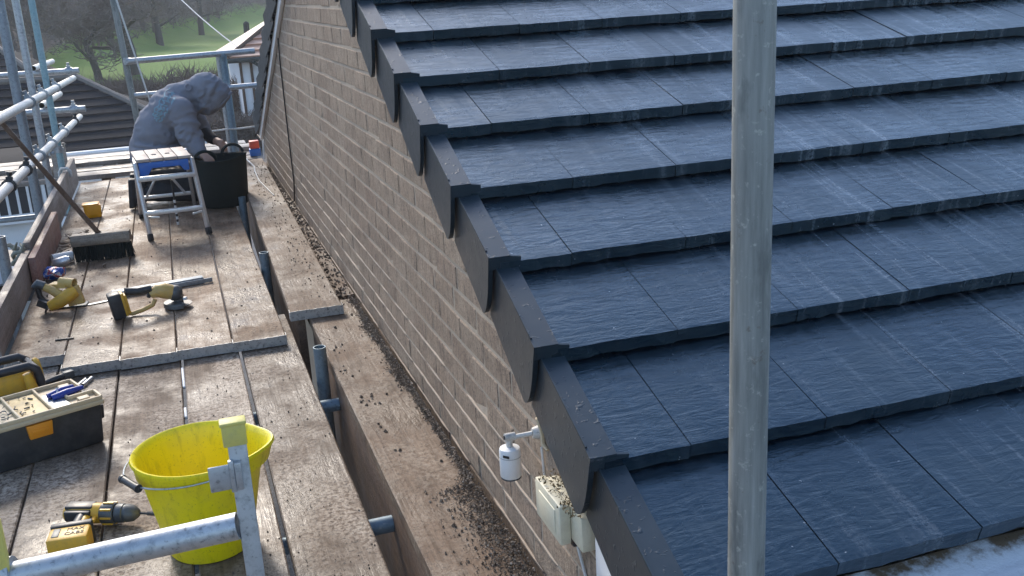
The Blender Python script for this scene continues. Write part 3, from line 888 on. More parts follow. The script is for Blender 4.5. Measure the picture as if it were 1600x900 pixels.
# eaves: gutter, fascia and the boxed end
m = MB()
gp = [(EY-0.022 + 0.056*math.cos(R(a)), 0.312 + 0.056*math.sin(R(a))) for a in range(180, 361, 15)]
gi = [(EY-0.022 + 0.052*math.cos(R(a)), 0.312 + 0.052*math.sin(R(a))) for a in range(360, 179, -15)]
m.prism(gp + gi, (0.80, 0, 0), (0,1,0), (0,0,1), (5.9, 0, 0))
m.path([(0.80, EY-0.079, 0.311), (6.7, EY-0.079, 0.311)], 0.0055, n=8)
gut = m.build('gutter', MAT['white'], H)
gd = NT('gutter_silt')
aa = gd.noise(18, 6, 0.7); bb_ = gd.noise(1, 4, 0.6, gd.mapv((5, 60, 1)))
gy = gd.math('MULTIPLY', gd.math('SUBTRACT', gd.sep()[1], EY-0.03), 22.0)
gk = gd.math('SUBTRACT', gd.math('ADD', aa, 0.16), gd.math('MULTIPLY', gy, 0.22))
gd.fin(gd.mix(gd.ramp(gk, [(0.36, 0), (0.52, 1)]), gd.mix(bb_, (0.09, 0.062, 0.038), (0.24, 0.18, 0.12)), (0.58, 0.60, 0.62)), gd.math('ADD', gd.math('MULTIPLY', aa, 0.5), 0.1), 0, gd.bump(aa, 0.5, 0.01))
m = MB()
rg = random.Random(8); n = 60; k = 8
vs = []; fs = []
for i in range(n+1):
    for j in range(k+1):
        yy = EY-0.022 - 0.050 + 0.106*j/k
        vs.append((0.815 + 5.86*i/n, yy, 0.302 + 0.007*rg.random() + 0.022*(j/k)**2))
for i in range(n):
    for j in range(k):
        a = i*(k+1)+j; fs.append((a, a+1, a+k+2, a+k+1))
m.add(vs, fs); m.build('gutter_silt', gd.m, gut, smooth=60)
MB().bb(0.70, 6.8, EY+0.040, EY+0.055, 0.13, 0.306).build('fascia', MAT['white'], H, bevel=0.003)
MB().bb(0.70, 6.8, EY+0.056, Y0W-0.002, 0.13, 0.145).build('soffit', MAT['white'], H, smooth=0)
m = MB().prism([(EY+0.03, 0.08), (1.625, 0.08), (1.625, roof_z(1.625)-0.10), (EY+0.03, roof_z(EY+0.03)-0.10)], (0.656, 0, 0), (0,1,0), (0,0,1), (0.016, 0, 0))
m.build('boxed_end', MAT['white'], H, bevel=0.003)
m = MB(); m.lathe([(0.012, 0), (0.012, 0.012), (0.006, 0.016), (0.001, 0.016)], (0.655, 1.60, 0.2), 12, Euler((0, R(-90), 0)).to_matrix().to_4x4()); m.build('boxed_end_clip', MAT['white'], H)
# ================================================================== decks
TR = 0.02415
def plank(parent, x0, x1, y0, y1, ztop, mat, seed, band0=True, band1=False, t=0.038):
    rg = random.Random(seed); m = MB(); n = max(4, int((y1-y0)/0.3))
    vs = []; fs = []
    ph = rg.uniform(0, 10)
    for i in range(n+1):
        y = y0 + (y1-y0)*i/n
        wl = 0.0016*mnoise.noise((ph, y*2.1, 0)); wr = 0.0016*mnoise.noise((ph, y*2.1, 9)); cz = 0.002*mnoise.noise((ph, y*0.8, 4))
        cup = 0.0015
        vs += [(x0+wl, y, ztop-t+cz), (x0+wl, y, ztop-.003+cz), (x0+wl+.004, y, ztop+cz), ((x0+x1)/2, y, ztop-cup+cz), (x1+wr-.004, y, ztop+cz), (x1+wr, y, ztop-.003+cz), (x1+wr, y, ztop-t+cz)]
    k = 7
    for i in range(n):
        for j in range(k):
            a = i*k+j; b = i*k+(j+1) % k
            fs.append((a, a+k, b+k, b))
    fs += [tuple(range(k)), tuple(range(n*k, n*k+k))[::-1]]
    m.add(vs, fs)
    o = m.build('plank', mat, parent, smooth=35)
    for yy, on, s in ((y0, band0, -1), (y1, band1, 1)):
        if not on: continue
        b = MB()
        # galvanised hoop round the board end, its top edge a little wavy
        w = 14
        top = [(x0-.0015 + (x1-x0+.003)*i/w, ztop + 0.0022 + 0.0012*rg.uniform(-1,1)) for i in range(w+1)]
        bot = [(x1+.0015, ztop-t-.001), (x0-.0015, ztop-t-.001)]
        b.prism(top + bot, (0, yy + s*0.0005, 0), (1,0,0), (0,0,1), (0, s*0.0022, 0))
        b.bb(x0-.0024, x0-.0006, min(yy, yy-s*0.05), max(yy, yy-s*0.05), ztop-t-.001, ztop-.001)
        b.bb(x1+.0006, x1+.0024, min(yy, yy-s*0.05), max(yy, yy-s*0.05), ztop-t-.001, ztop-.001)
        b.build('end_band', MAT['band'], o, smooth=0)
    return o

far_deck = empty('scaffold_deck', (-0.23, 4.11, -0.04), 'far brown plank deck, raised one board, carrying the bench and broom', 'scaffold deck')
for i, (a, b, y0) in enumerate([(-.786,-.564,4.29), (-.560,-.3465,4.118), (-.342,-.1275,4.106), (-.1235,.0935,4.112), (.0975,.309,4.104)]):
    plank(far_deck, a, b, y0, 8.72 + 0.03*((i*7) % 3), 0.0, MAT['deck'], 30+i)
near_deck = empty('scaffold_deck', (-0.23, 0.3, -0.09), 'near gritty grey plank deck under the yellow bucket and drill', 'scaffold deck')
for i, (a, b) in enumerate([(-.812,-.590), (-.584,-.357), (-.350,-.118), (-.106,.113), (.127,.350)]):
    plank(near_deck, a, b, 0.25, 4.55, -0.044, MAT['deck_grit'], 60+i)
# white slivers painted in as the light seen through the open joint
for (yy, ll) in ((3.93, .22), (3.56, .09)): MB().box((-.112, yy, -.052), (.009, ll, .012), (0, 0, .01)).build('gap_light_strip', MAT['white_paint'], near_deck, bevel=.002)

ib1 = plank(None, .425, .648, 0.6, 4.42, 0.022, MAT['inner'], 81)
ib1.name = 'inner_board'
tag(ib1, 'near muddy board beside the wall with mortar crumbs along its edge', 'board', 'inner boards along the wall')
ib2 = plank(None, .346, .569, 4.205, 8.6, 0.064, MAT['inner'], 82)
for q in [ib2] + list(ib2.children):
    for v in q.data.vertices: v.co.x += (v.co.y - 4.2)*0.0155
ib2.name = 'inner_board'
tag(ib2, 'far muddy board beside the wall lapping over the near one', 'board', 'inner boards along the wall')
ib3 = plank(None, .566, .668, 4.5, 8.7, 0.018, MAT['edge_wood'], 83, band0=False)
ib3.name = 'ledge_board'
tag(ib3, 'dark narrow board down in the gap at the foot of the brick wall', 'board')
# timber on edge under the near inner board
m = MB(); m.bb(.429, .467, 0.7, 4.19, -.47, -.018)
o = m.build('edge_timber', MAT['edge_wood'], None, bevel=.003); tag(o, 'brown timber standing on edge under the near wall-side board', 'timber')
m = MB(); m.bb(.372, .406, 4.22, 8.5, -.42, .024)
m.v = [(x + (y-4.2)*.0155, y, z) for x, y, z in m.v]
o = m.build('edge_timber', MAT['edge_wood'], None, bevel=.003); tag(o, 'dark timber standing on edge under the far wall-side board', 'timber')

# cross boards of the return platform behind
ret = empty('return_platform', (-0.3, 9.4, -0.05), 'pale cross boards of the return platform behind the kneeling man', 'scaffold deck')
for i, (y0, y1, zt, xa, xb) in enumerate([(8.86, 9.07, .030, -1.6, .62), (9.09, 9.30, .034, -1.7, .60), (9.32, 9.54, .072, -2.0, .62), (9.56, 9.77, .074, -1.9, .58)]):
    m = MB(); m.bb(xa, xb, y0, y1, zt-.038, zt); m.build('plank', MAT['cross'], ret, bevel=.003)
m = MB()
for xx in (-1.5, -.6, .4): m.bb(xx-.04, xx+.04, 8.9, 9.76, -.09, -.010)
m.build('bearer', MAT['edge_wood'], ret, bevel=.003)

# toe boards
def toe(x0, x1, y0, y1, z1, mat, label, lean=0.0):
    m = MB(); m.bb(x0, x1, y0, y1, 0.0015, z1)
    for i, v in enumerate(m.v):
        m.v[i] = (v[0] - lean*v[2], v[1], v[2] + (0.004*math.sin(v[1]*5)))
    o = m.build('toe_board', MAT[mat], None, bevel=.004); tag(o, label, 'toe board', 'toe boards on the left of the deck')
toe(-.835, -.797, 4.34, 5.60, .172, 'toe', 'nearest grey toe board standing at the left deck edge')
toe(-.792, -.757, 5.42, 6.62, .165, 'toe_red', 'pinkish stained toe board overlapping the two grey ones')
toe(-.833, -.797, 5.62, 8.70, .205, 'toe', 'long far grey toe board with a clip over its top')
# clip on the toe board
m = MB(); m.path([(-.85, 8.0, .15), (-.85, 8.0, .20), (-.835, 8.0, .225), (-.795, 8.0, .225), (-.780, 8.0, .205), (-.779, 8.0, .165)], .012, n=8)
tag(m.build('toe_board_clip', MAT['galv_pale']), 'pale metal clip hooked over the far grey toe board', 'clip')

# ================================================================== tubes
def sctube(parent, p0, p1, mat, name, r=TR, wall=.004):
    return MB().tube(p0, p1, r, n=18, wall=wall).build(name, MAT[mat], parent, smooth=50)
def coupler(parent, p, axis, mat='galv_dark', side=(0,0,1)):
    p, ax, sd = Vector(p), Vector(axis).normalized(), Vector(side).normalized()
    m = MB()
    m.tube(p-ax*.026, p+ax*.026, .031, n=14)
    m.tube(p-ax*.010, p+ax*.010, .036, n=10)
    w = ax.cross(sd).normalized()
    m.tube(p+sd*.030, p+sd*.062, .009, n=8); m.tube(p+sd*.056, p+sd*.070, .014, n=6)
    m.box(p+sd*.036, (.03, .03, .022), sd.to_track_quat('Z', 'Y').to_matrix())
    m.build('coupler', MAT[mat], parent, smooth=40)
S = empty('scaffolding', (-.86, 6.7, -2.3), 'left-hand scaffold of grey uprights and whitish guard tubes outside the toe boards', 'scaffold')
for (x, y, z1, mt, r) in ((-.86, 6.68, 2.4, 'galv_dark', .0285), (-.86, 7.42, 2.4, 'galv', TR), (-.86, 8.32, 2.4, 'galv_teal', TR), (-.865, 5.22, .33, 'galv_dark', .026)):
    sctube(S, (x, y, -3.7), (x, y, z1), mt, 'standard', r)
EP = (Vector((-.80, 3.6, .903)), Vector((-.80, 9.93, .739)))
FP = (Vector((-.80, 3.2, .610)), Vector((-.80, 9.90, .404)))
sctube(S, *EP, 'galv_pale', 'ledger'); sctube(S, *FP, 'galv_pale', 'ledger')
for y in (6.68, 7.42, 8.32):
    for (a, b) in (EP, FP):
        p = a.lerp(b, (y-a.y)/(b.y-a.y)); coupler(S, p, b-a, 'galv_dark' if y < 7 else 'galv', (-.3, 0, 1))
for y in (5.35, 6.0, 9.3):
    p = FP[0].lerp(FP[1], (y-FP[0].y)/(FP[1].y-FP[0].y)); coupler(S, p, FP[1]-FP[0], 'black', (.2, 0, 1))
for (p0, p1, mt) in (((-3.2, 9.75, .83), (-.72, 9.60, .82), 'galv'), ((-2.4, 8.95, .575), (-.655, 8.73, .575), 'galv'), ((-3.5, 9.85, -.43), (-.95, 9.65, -.405), 'galv_dark')):
    sctube(S, p0, p1, mt, 'transom')
coupler(S, (-.80, 9.607, .822), (1, 0, 0), 'galv'); coupler(S, (-.74, 8.74, .576), (1, 0, 0), 'galv')
coupler(S, (-.86, 7.42, .42), (0, 0, 1), 'galv', (1, -.3, 0)); coupler(S, (-.86, 7.42, .80), (0, 0, 1), 'galv', (1, -.3, 0)); coupler(S, (-.86, 8.32, .33), (0, 0, 1), 'galv', (-1, -.3, 0))
for (p0, p1) in (((-1.05, 9.39, .874), (-1.05, 11.0, .845)), ((-.95, 8.58, .637), (-.95, 10.1, .60)), ((-.93, 8.3, .335), (-.93, 9.4, .31))):
    sctube(S, p0, p1, 'galv_pale', 'putlog_tube')
# stacked boards behind the uprights
for i, (x0, x1, y, z0, z1) in enumerate([(-.99, -.875, 8.95, -.04, .30), (-1.35, -.98, 9.0, -.02, .11)]):
    m = MB(); m.box(((x0+x1)/2, y, (z0+z1)/2), (x1-x0, .04, z1-z0), (0, 0, .1*i))
    o = m.build('loose_board', MAT['cross'], None, bevel=.003)
    tag(o, ['upright pale board end behind the teal scaffold upright', 'short pale board lying behind the first scaffold uprights'][i], 'board')

G = empty('end_guard_rail', (.05, 8.9, -.05), 'grey guard rail with two rails across the far end of the deck', 'guard rail')
sctube(G, (.445, 8.88, -.6), (.445, 8.88, .935), 'galv_blue', 'post', .030)
sctube(G, (.405, 8.91, -.6), (.410, 8.91, .92), 'galv', 'post', .022)
sctube(G, (-.255, 8.9, -.6), (-.345, 8.9, 1.75), 'pole', 'post', .025)
sctube(G, (-.300, 8.83, .905), (.70, 8.83, .918), 'galv', 'rail', .024)
sctube(G, (-.285, 8.83, .635), (.70, 8.83, .640), 'galv', 'rail', .022)
coupler(G, (.445, 8.84, .90), (0, 0, 1), 'galv_blue', (0, -1, 0)); coupler(G, (-.295, 8.86, .905), (0, 0, 1), 'galv', (0, -1, 0))
m = MB(); m.path([(.18, 8.8, .36), (.215, 8.8, .325), (.273, 8.8, .298), (.413, 8.82, .301), (.50, 8.82, .297), (.64, 8.82, .303)], .008, n=6)
tag(m.build('tie_wire', MAT['galv_pale']), 'thin pale wire strung between the far posts above the tub', 'wire')
m = MB(); m.path([(-.318, 8.8, 1.47), (-.302, 8.8, 1.377), (-.235, 8.8, .97), (-.17, 8.8, .574), (-.12, 8.8, .25)], .0075, n=6)
tag(m.build('hanging_rope', MAT['cable_white']), 'thin pale rope slanting down beside the leaning greenish post', 'rope')

# the big upright in the foreground
P = empty('foreground_pole', (.635, 1.04, -2.15), 'weathered grey scaffold upright standing in front of the tiled roof', 'pole')
MB().tube((.6335, 1.04, -2.15), (.6345, 1.037, 2.6), TR, n=40, wall=.004).build('tube', MAT['pole'], P, smooth=60)
MB().box((.6335, 1.04, -2.147), (.15, .15, .006)).build('base_plate', MAT['galv_dark'], P, smooth=0)

# stub uprights and cross tubes in the slot beside the wall-side boards
def stub(x, y, z1, label, lean=(0,0)):
    m = MB().tube((x, y, -2.15), (x+lean[0], y+lean[1], z1), TR, n=18, wall=.004)
    o = m.build('scaffold_stub', MAT['galv_blue'], None, smooth=50)
    tag(o, label, 'scaffold tube', 'stub uprights in the slot')
stub(.392, 3.66, .082, 'blue-grey stub upright rising beside the near wall-side board')
m = None
for (x, y, z1, lab) in ((.306, 5.25, .085, 'middle stub upright against the far wall-side board'), (.318, 6.92, .075, 'farthest stub upright near the dark tub')):
    stub(x+.03, y, z1, lab)
for (y, lab) in ((3.545, 'blue-grey cross tube at the foot of the near stub upright'), (2.60, 'blue-grey cross tube in the slot nearest the camera')):
    o = MB().tube((-.86, y, -.112), (.428, y, -.112), TR, n=18, wall=.004).build('cross_tube', MAT['galv_blue'], None, smooth=50)
    tag(o, lab, 'scaffold tube', 'cross tubes under the near deck')
# ladder top in front
Lq = empty('ladder_top', (-.16, 1.45, -.044), 'galvanised ladder top with yellow caps in front of the bucket', 'ladder')
m = MB(); m.box((.0185, 1.425, .352), (.027, .014, .79)); m.build('stile', MAT['galv'], Lq, bevel=.002)
m = MB(); m.box((-.338, 1.495, .315), (.027, .014, .716)); m.build('stile', MAT['galv'], Lq, bevel=.002)
m = MB(); m.box((.0165, 1.425, .752), (.034, .022, .034)); m.box((.0165, 1.425, .770), (.038, .025, .006)); m.build('end_cap', MAT['lime'], Lq, bevel=.002)
m = MB(); m.box((-.338, 1.487, .600), (.034, .020, .11)); m.build('end_cap', MAT['lime'], Lq, bevel=.002)
m = MB(); m.tube((-.325, 1.493, .560), (.004, 1.427, .602), .0205, n=28, wall=.003); m.tube((-.333, 1.495, .565), (-.318, 1.492, .567), .0235, n=24); m.build('rung', MAT['galv'], Lq, smooth=50)
def hook_plate(c, s):
    m = MB(); m.box((c[0]-s*.022, c[1]-.012, c[2]), (.030, .003, .040)); m.box((c[0]-s*.004, c[1]-.011, c[2]), (.008, .008, .050)); m.box((c[0]+s*.005, c[1]-.0125, c[2]), (.010, .010, .044))
    m.build('latch_plate', MAT['galv'], Lq, bevel=.0015)
hook_plate((.010, 1.425, .690), 1)
m = MB(); m.box((-.3365, 1.483, .690), (.032, .012, .05)); m.build('latch_plate', MAT['galv_dark'], Lq, bevel=.0015)
# ================================================================== bucket
bx, by, bz = -.066, 2.575, -.0425
Bk = empty('bucket', (bx, by, bz), 'large yellow builder\'s bucket with wire handle in the foreground', 'bucket')
def spout(p, a, r, z):
    k = max(0.0, math.cos(a + R(12)))**10 * smooth01(0.16, 0.275, z)
    q = Vector((p.x*(1+0.17*k), p.y*(1+0.17*k), p.z + 0.006*k))
    return q + Vector((p.x, p.y, 0))*0.012*mnoise.noise((p.x*9, p.y*9, z*7))
m = MB()
m.lathe([(.004, .004), (.100, .004), (.106, .0), (.110, .006), (.145, .20), (.150, .232), (.1605, .234), (.1635, .262), (.170, .276), (.167, .283), (.160, .281), (.1535, .268), (.148, .232), (.141, .2), (.106, .014), (.10, .010), (.004, .010)], (bx, by, bz), 64, fn=spout)
m.build('pail', MAT['bucket'], Bk, smooth=50)
hp = []
for k in range(25):
    a = R(-62 - 180 + 0) ; t = k/24
for k in range(25):
    th = math.pi*k/24
    # wire swings down to the left, resting just under the rim
    u = Vector((math.cos(R(-62)), math.sin(R(-62)), 0)); v = Vector((-.80, -.36, 0)).normalized()
    hp.append(Vector((bx, by, bz+.262)) + u*(.168*math.cos(th)) + (v*.185 + Vector((0, 0, -.012)))*math.sin(th))
m = MB(); m.path(hp, .0024, n=8); m.build('wire_handle', MAT['galv'], Bk)
gcen = hp[12]; gd_ = (hp[13]-hp[11]).normalized()
m = MB(); m.tube(gcen-gd_*.038, gcen+gd_*.038, .0095, n=16); m.tube(gcen-gd_*.044, gcen-gd_*.036, .011, n=16); m.tube(gcen+gd_*.036, gcen+gd_*.044, .011, n=16)
m.build('grip', MAT['black'], Bk)
m = MB()
for q in (hp[0], hp[-1]):
    m.path([q + Vector((.008*math.cos(R(a)), 0, .008*math.sin(R(a)))) for a in range(0, 360, 45)], .0022, n=6, closed=True)
m.build('handle_eye', MAT['galv'], Bk)

# ================================================================== cordless drill, lying on its side
Dr = empty('cordless_drill', (-.37, 2.78, -.0425), 'yellow and black cordless drill lying on the deck beside the bucket', 'drill', rz=R(-24))
dz = -.0425
DM = world_of(Dr)
def dput(mb, name, mat, **k):
    mb.v = [tuple(DM @ Vector(v)) for v in mb.v]; return mb.build(name, MAT[mat], Dr, **k)
ax = Matrix.Rotation(R(90), 4, 'Y')
m = MB(); m.lathe([(.001, -.100), (.020, -.099), (.027, -.090), (.029, -.07), (.029, .0), (.026, .012)], (0, .035, .034), 20, ax, close=True); dput(m, 'motor_housing', 'tool_yellow', smooth=40)
m = MB(); m.box((-.052, .035, .052), (.080, .036, .022)); m.box((-.05, .010, .040), (.075, .020, .030)); dput(m, 'side_panel', 'black', bevel=.004)
m = MB(); m.lathe([(.026, .0), (.030, .004), (.030, .036), (.027, .04)], (.008, .035, .034), 20, ax, close=True); dput(m, 'gear_case', 'dark_grey')
m = MB()
for k in range(8):
    a = R(45*k); m.box((.030, .035 + .0305*math.cos(a), .034 + .0305*math.sin(a)), (.030, .005, .005))
dput(m, 'torque_collar_rib', 'tool_yellow')
m = MB(); m.lathe([(.024, 0), (.0265, .004), (.0265, .022), (.024, .024), (.024, .030), (.0255, .032), (.0225, .050), (.012, .064), (.006, .068)], (.050, .035, .034), 24, ax, close=True); dput(m, 'chuck', 'dark_grey')
m = MB(); m.tube((.116, .035, .034), (.150, .035, .032), .0035, n=8); m.tube((.140, .035, .033), (.170, .035, .031), .006, n=8); dput(m, 'driver_bit', 'black')
m = MB(); m.path([(-.040, .025, .034), (-.034, -.01, .034), (-.024, -.055, .034), (-.018, -.085, .034)], .019, n=12, rs=[.021, .018, .018, .022]); dput(m, 'handle', 'black')
m = MB(); m.path([(-.028, .02, .036), (-.020, -.012, .036), (-.010, -.055, .036)], .013, n=10); m.path([(-.004, .01, .036), (.004, -.012, .036), (-.006, -.028, .036)], .006, n=8); dput(m, 'grip_front', 'tool_yellow')
m = MB(); m.box((-.006, .000, .034), (.014, .028, .012)); dput(m, 'trigger', 'black', bevel=.003)
m = MB(); m.box((-.006, -.118, .033), (.104, .070, .062), (0, 0, R(18))); dput(m, 'battery', 'tool_yellow', bevel=.007)
m = MB(); m.box((-.018, -.078, .036), (.106, .022, .066), (0, 0, R(18))); dput(m, 'battery_shoe', 'black', bevel=.005)
m = MB(); m.box((-.036, -.126, .0640), (.018, .044, .003), (0, 0, R(18))); dput(m, 'charge_display', 'dark_grey', bevel=.0008)
text_mesh('marker_lettering', 'MAX', .021, MAT['ink'], DM @ Matrix.Translation((.006, -.100, .0646)) @ Matrix.Rotation(R(18), 4, 'Z'), Dr)
text_mesh('marker_lettering', 'CABS', .021, MAT['ink'], DM @ Matrix.Translation((.012, -.122, .0646)) @ Matrix.Rotation(R(18), 4, 'Z'), Dr)

# ================================================================== tool box
Tb = empty('tool_box', (-.36, 3.40, -.0425), 'open-topped black tool box with dusty cream tray lid and orange latch', 'tool box', rz=R(180+21))
TM = world_of(Tb)
def tput(mb, name, mat, parent=None, **k):
    mb.v = [tuple(TM @ Vector((v[0], -v[1], v[2]))) for v in mb.v]; return mb.build(name, MAT[mat], parent or Tb, **k)
# local: x runs left along the front, y runs back, z up
m = MB(); m.prism([(0.012, 0), (.44, 0), (.45, .135), (0.0, .135)], (0, 0.01, 0), (1,0,0), (0,0,1), (0, .235, 0)); tput(m, 'body', 'black', bevel=.008)
m = MB(); m.prism([(-.008, .075), (.02, .07), (.02, .125), (-.012, .122)], (0, .03, 0), (1,0,0), (0,0,1), (0, .06, 0)); tput(m, 'end_catch', 'black', bevel=.004)
out = [(-.006, 0), (-.010, .012), (-.004, .085), (.085, .085), (.085, .150), (.020, .150), (.014, .175), (.020, .250), (.46, .250), (.46, .012), (.45, 0)]
m = MB(); m.prism(out, (0, -.004, .136), (1,0,0), (0,1,0), (0, 0, .016)); lid = tput(m, 'tray_lid', 'cream', bevel=.004)
m = MB()
def wall_(x0, y0, x1, y1, w=.008, h=.014):
    d = Vector((x1-x0, y1-y0, 0)); c = Vector(((x0+x1)/2, (y0+y1)/2, .152 + h/2))
    m.box(c, (d.length, w, h), (0, 0, math.atan2(d.y, d.x)))
for s in ((-.002, .004, .45, .004), (-.002, .006, -.002, .078), (.0, .080, .083, .080), (.083, .082, .083, .148), (.024, .148, .083, .148), (.022, .15, .026, .243), (.028, .243, .45, .243), (.15, .006, .15, .24), (.25, .006, .25, .24)): wall_(*s)
tput(m, 'tray_rim', 'cream', lid, bevel=.002)
m = MB(); m.box((.20, .12, .1535), (.088, .20, .003)); tput(m, 'parts_tray', 'tool_pale', lid)
m = MB(); m.box((.115, .10, .1535), (.05, .15, .003)); tput(m, 'clear_lid', 'galv', lid)
m = MB(); rq = random.Random(15)
for k in range(60):
    px_, py_ = rq.choice(((.17, .235), (.265, .44)))[0] + rq.uniform(0, .07), rq.uniform(.03, .22)
    if k % 2: px_ = rq.uniform(.265, .44)
    a0 = rq.uniform(0, 6.28); L0 = rq.uniform(.006, .018)
    m.tube((px_, py_, .158), (px_ + L0*math.cos(a0), py_ + L0*math.sin(a0), .158 + rq.uniform(0, .004)), rq.uniform(.0012, .003), n=5)
sm = tput(m, 'loose_screws', 'dark_grey', lid, smooth=0); sm['kind'] = 'stuff'
m = MB(); m.box((.045, .04, .158), (.035, .03, .012)); m.box((.06, .20, .158), (.035, .03, .012)); m.box((.40, .03, .160), (.02, .02, .014)); tput(m, 'lid_catch', 'cream', lid, bevel=.002)
m = MB(); m.prism([(.165, .085), (.235, .085), (.240, .132), (.160, .132)], (0, -.003, 0), (1,0,0), (0,0,1), (0, .016, 0)); tput(m, 'latch', 'orange', bevel=.003)
m = MB(); m.box((.2, -.0035, .108), (.05, .004, .016)); tput(m, 'latch_pull', 'orange', bevel=.0015)
m = MB(); m.box((.05, .118, .10), (.07, .055, .04)); tput(m, 'handle_well', 'black', bevel=.006)

# blue clamp on the tray
Bc = empty('blue_clamp', (-.478, 3.50, .108), 'small shiny blue tool lying across the cream tray', 'clamp')
m = MB(); m.path([(-.53, 3.475, .122), (-.49, 3.50, .128), (-.455, 3.525, .126)], .010, n=10, rs=[.010, .012, .009]); m.build('jaw', MAT['blue_deep'], Bc)
m = MB(); m.path([(-.515, 3.46, .120), (-.47, 3.475, .126), (-.425, 3.515, .122)], .010, n=10, rs=[.011, .013, .008]); m.build('jaw', MAT['blue_deep'], Bc)
m = MB(); m.tube((-.500, 3.47, .118), (-.500, 3.50, .135), .007, n=10); m.build('pivot', MAT['galv'], Bc)

# rugged charger behind the box
Rc = empty('site_radio', (-.69, 3.74, -.0425), 'yellow and black site radio with bumper bars behind the tool box', 'radio', rz=R(21))
RM = world_of(Rc) @ Matrix.Scale(.88, 4)
def rput(mb, name, mat, **k):
    mb.v = [tuple(RM @ Vector(v)) for v in mb.v]; return mb.build(name, MAT[mat], Rc, **k)
m = MB(); m.box((-.02, 0, .115), (.22, .13, .20)); rput(m, 'case', 'tool_yellow', bevel=.02, seg=3)
m = MB(); m.box((-.05, -.075, .085), (.13, .03, .11)); rput(m, 'front_panel', 'black', bevel=.008)
m = MB()
for yy in (-.075, .075):
    m.path([(-.15, yy, .235), (.075, yy, .235), (.100, yy, .215), (.108, yy, .17), (.102, yy, .03)], .017, n=10)
m.path([(.10, -.075, .215), (.10, .075, .215)], .014, n=8)
rput(m, 'bumper_bar', 'black')
m = MB(); m.path([(.06, -.085, .21), (.07, -.088, .15), (.06, -.085, .05)], .02, n=10, rs=[.016, .022, .018]); rput(m, 'corner_pad', 'tool_yellow')
m = MB(); m.lathe([(.001, 0), (.04, .0), (.055, .004), (.058, .015), (.05, .026), (.001, .028)], (.110, .02, .15), 24, Matrix.Rotation(R(90), 4, 'Y') @ Matrix.Diagonal((1.45, .8, 1, 1))); rput(m, 'side_wheel', 'tool_yellow')
# dark tool and two bright bits on the deck
Sp = empty('dark_hand_tool', (-.575, 4.06, -.0425), 'small dark hand tool lying against the raised deck end', 'hand tool')
m = MB(); m.path([(-.63, 4.045, -.028), (-.585, 4.055, -.020), (-.55, 4.075, -.018)], .012, n=10, rs=[.009, .014, .012]); m.build('grip', MAT['black'], Sp)
m = MB(); m.box((-.535, 4.085, -.018), (.04, .028, .03), (0, 0, .5)); m.build('head', MAT['dark_grey'], Sp, bevel=.004)
for (x, y, lab) in ((-.488, 4.015, 'left of two short bright metal bits on the near deck'), (-.466, 4.022, 'right of two short bright metal bits on the near deck')):
    m = MB(); m.tube((x-.012, y-.035, -.036), (x+.016, y+.035, -.036), .0065, n=10, wall=.002)
    tag(m.build('metal_bit', MAT['alu']), lab, 'metal bit', 'bright bits on the near deck')

# ================================================================== cordless grinder
Gr = empty('cordless_grinder', (-.25, 4.72, 0), 'yellow cordless grinder with loop handle and dark battery beside the grey strip', 'grinder', rz=R(10))
GM = world_of(Gr)
def gput(mb, name, mat, **k):
    mb.v = [tuple(GM @ Vector(v)) for v in mb.v]; return mb.build(name, MAT[mat], Gr, **k)
m = MB(); m.box((-.118, 0, .063), (.055, .075, .118), (0, -.12, 0)); gput(m, 'battery', 'black', bevel=.009)
m = MB(); m.box((-.088, 0, .066), (.016, .066, .108), (0, -.12, 0)); m.box((-.074, 0, .064), (.012, .05, .09), (0, -.12, 0)); gput(m, 'battery_mount', 'tool_yellow', bevel=.004)
m = MB(); m.path([(-.075, 0, .118), (-.02, 0, .110), (.04, 0, .112)], .019, n=12, rs=[.019, .017, .018]); gput(m, 'top_grip', 'black')
m = MB(); m.path([(-.078, 0, .018), (-.055, 0, .012), (-.01, 0, .020), (.035, 0, .034), (.050, 0, .06)], .010, n=10); gput(m, 'hand_guard', 'tool_pale')
m = MB(); m.path([(.03, 0, .085), (.06, 0, .095), (.095, 0, .090), (.125, 0, .078)], .03, n=14, rs=[.018, .030, .036, .034]); gput(m, 'motor_housing', 'tool_pale')
m = MB(); m.box((.028, 0, .088), (.016, .02, .034), (0, .4, 0)); gput(m, 'trigger', 'black', bevel=.003)
m = MB(); m.lathe([(.032, 0), (.036, .006), (.036, .03), (.028, .045), (.02, .05)], (.120, 0, .075), 18, Matrix.Rotation(R(98), 4, 'Y'), close=True); m.tube((.150, 0, .02), (.150, 0, .07), .022, n=14); gput(m, 'gear_head', 'dark_grey')
m = MB(); m.lathe([(.002, .0), (.060, .0), (.060, .003), (.002, .003)], (.148, 0, .016), 36); gput(m, 'cutting_disc', 'black')
m = MB(); m.lathe([(.02, .030), (.064, .028), (.066, .024), (.066, .006)], (.148, 0, .003), 36); m.f = [q for q in m.f if sum(m.v[i][0] for i in q)/4 < .165]; gput(m, 'disc_guard', 'dark_grey')
m = MB(); m.lathe([(.011, 0), (.012, .004), (.008, .012), (.001, .013)], (.178, -.01, .035), 12); gput(m, 'side_knob', 'white')

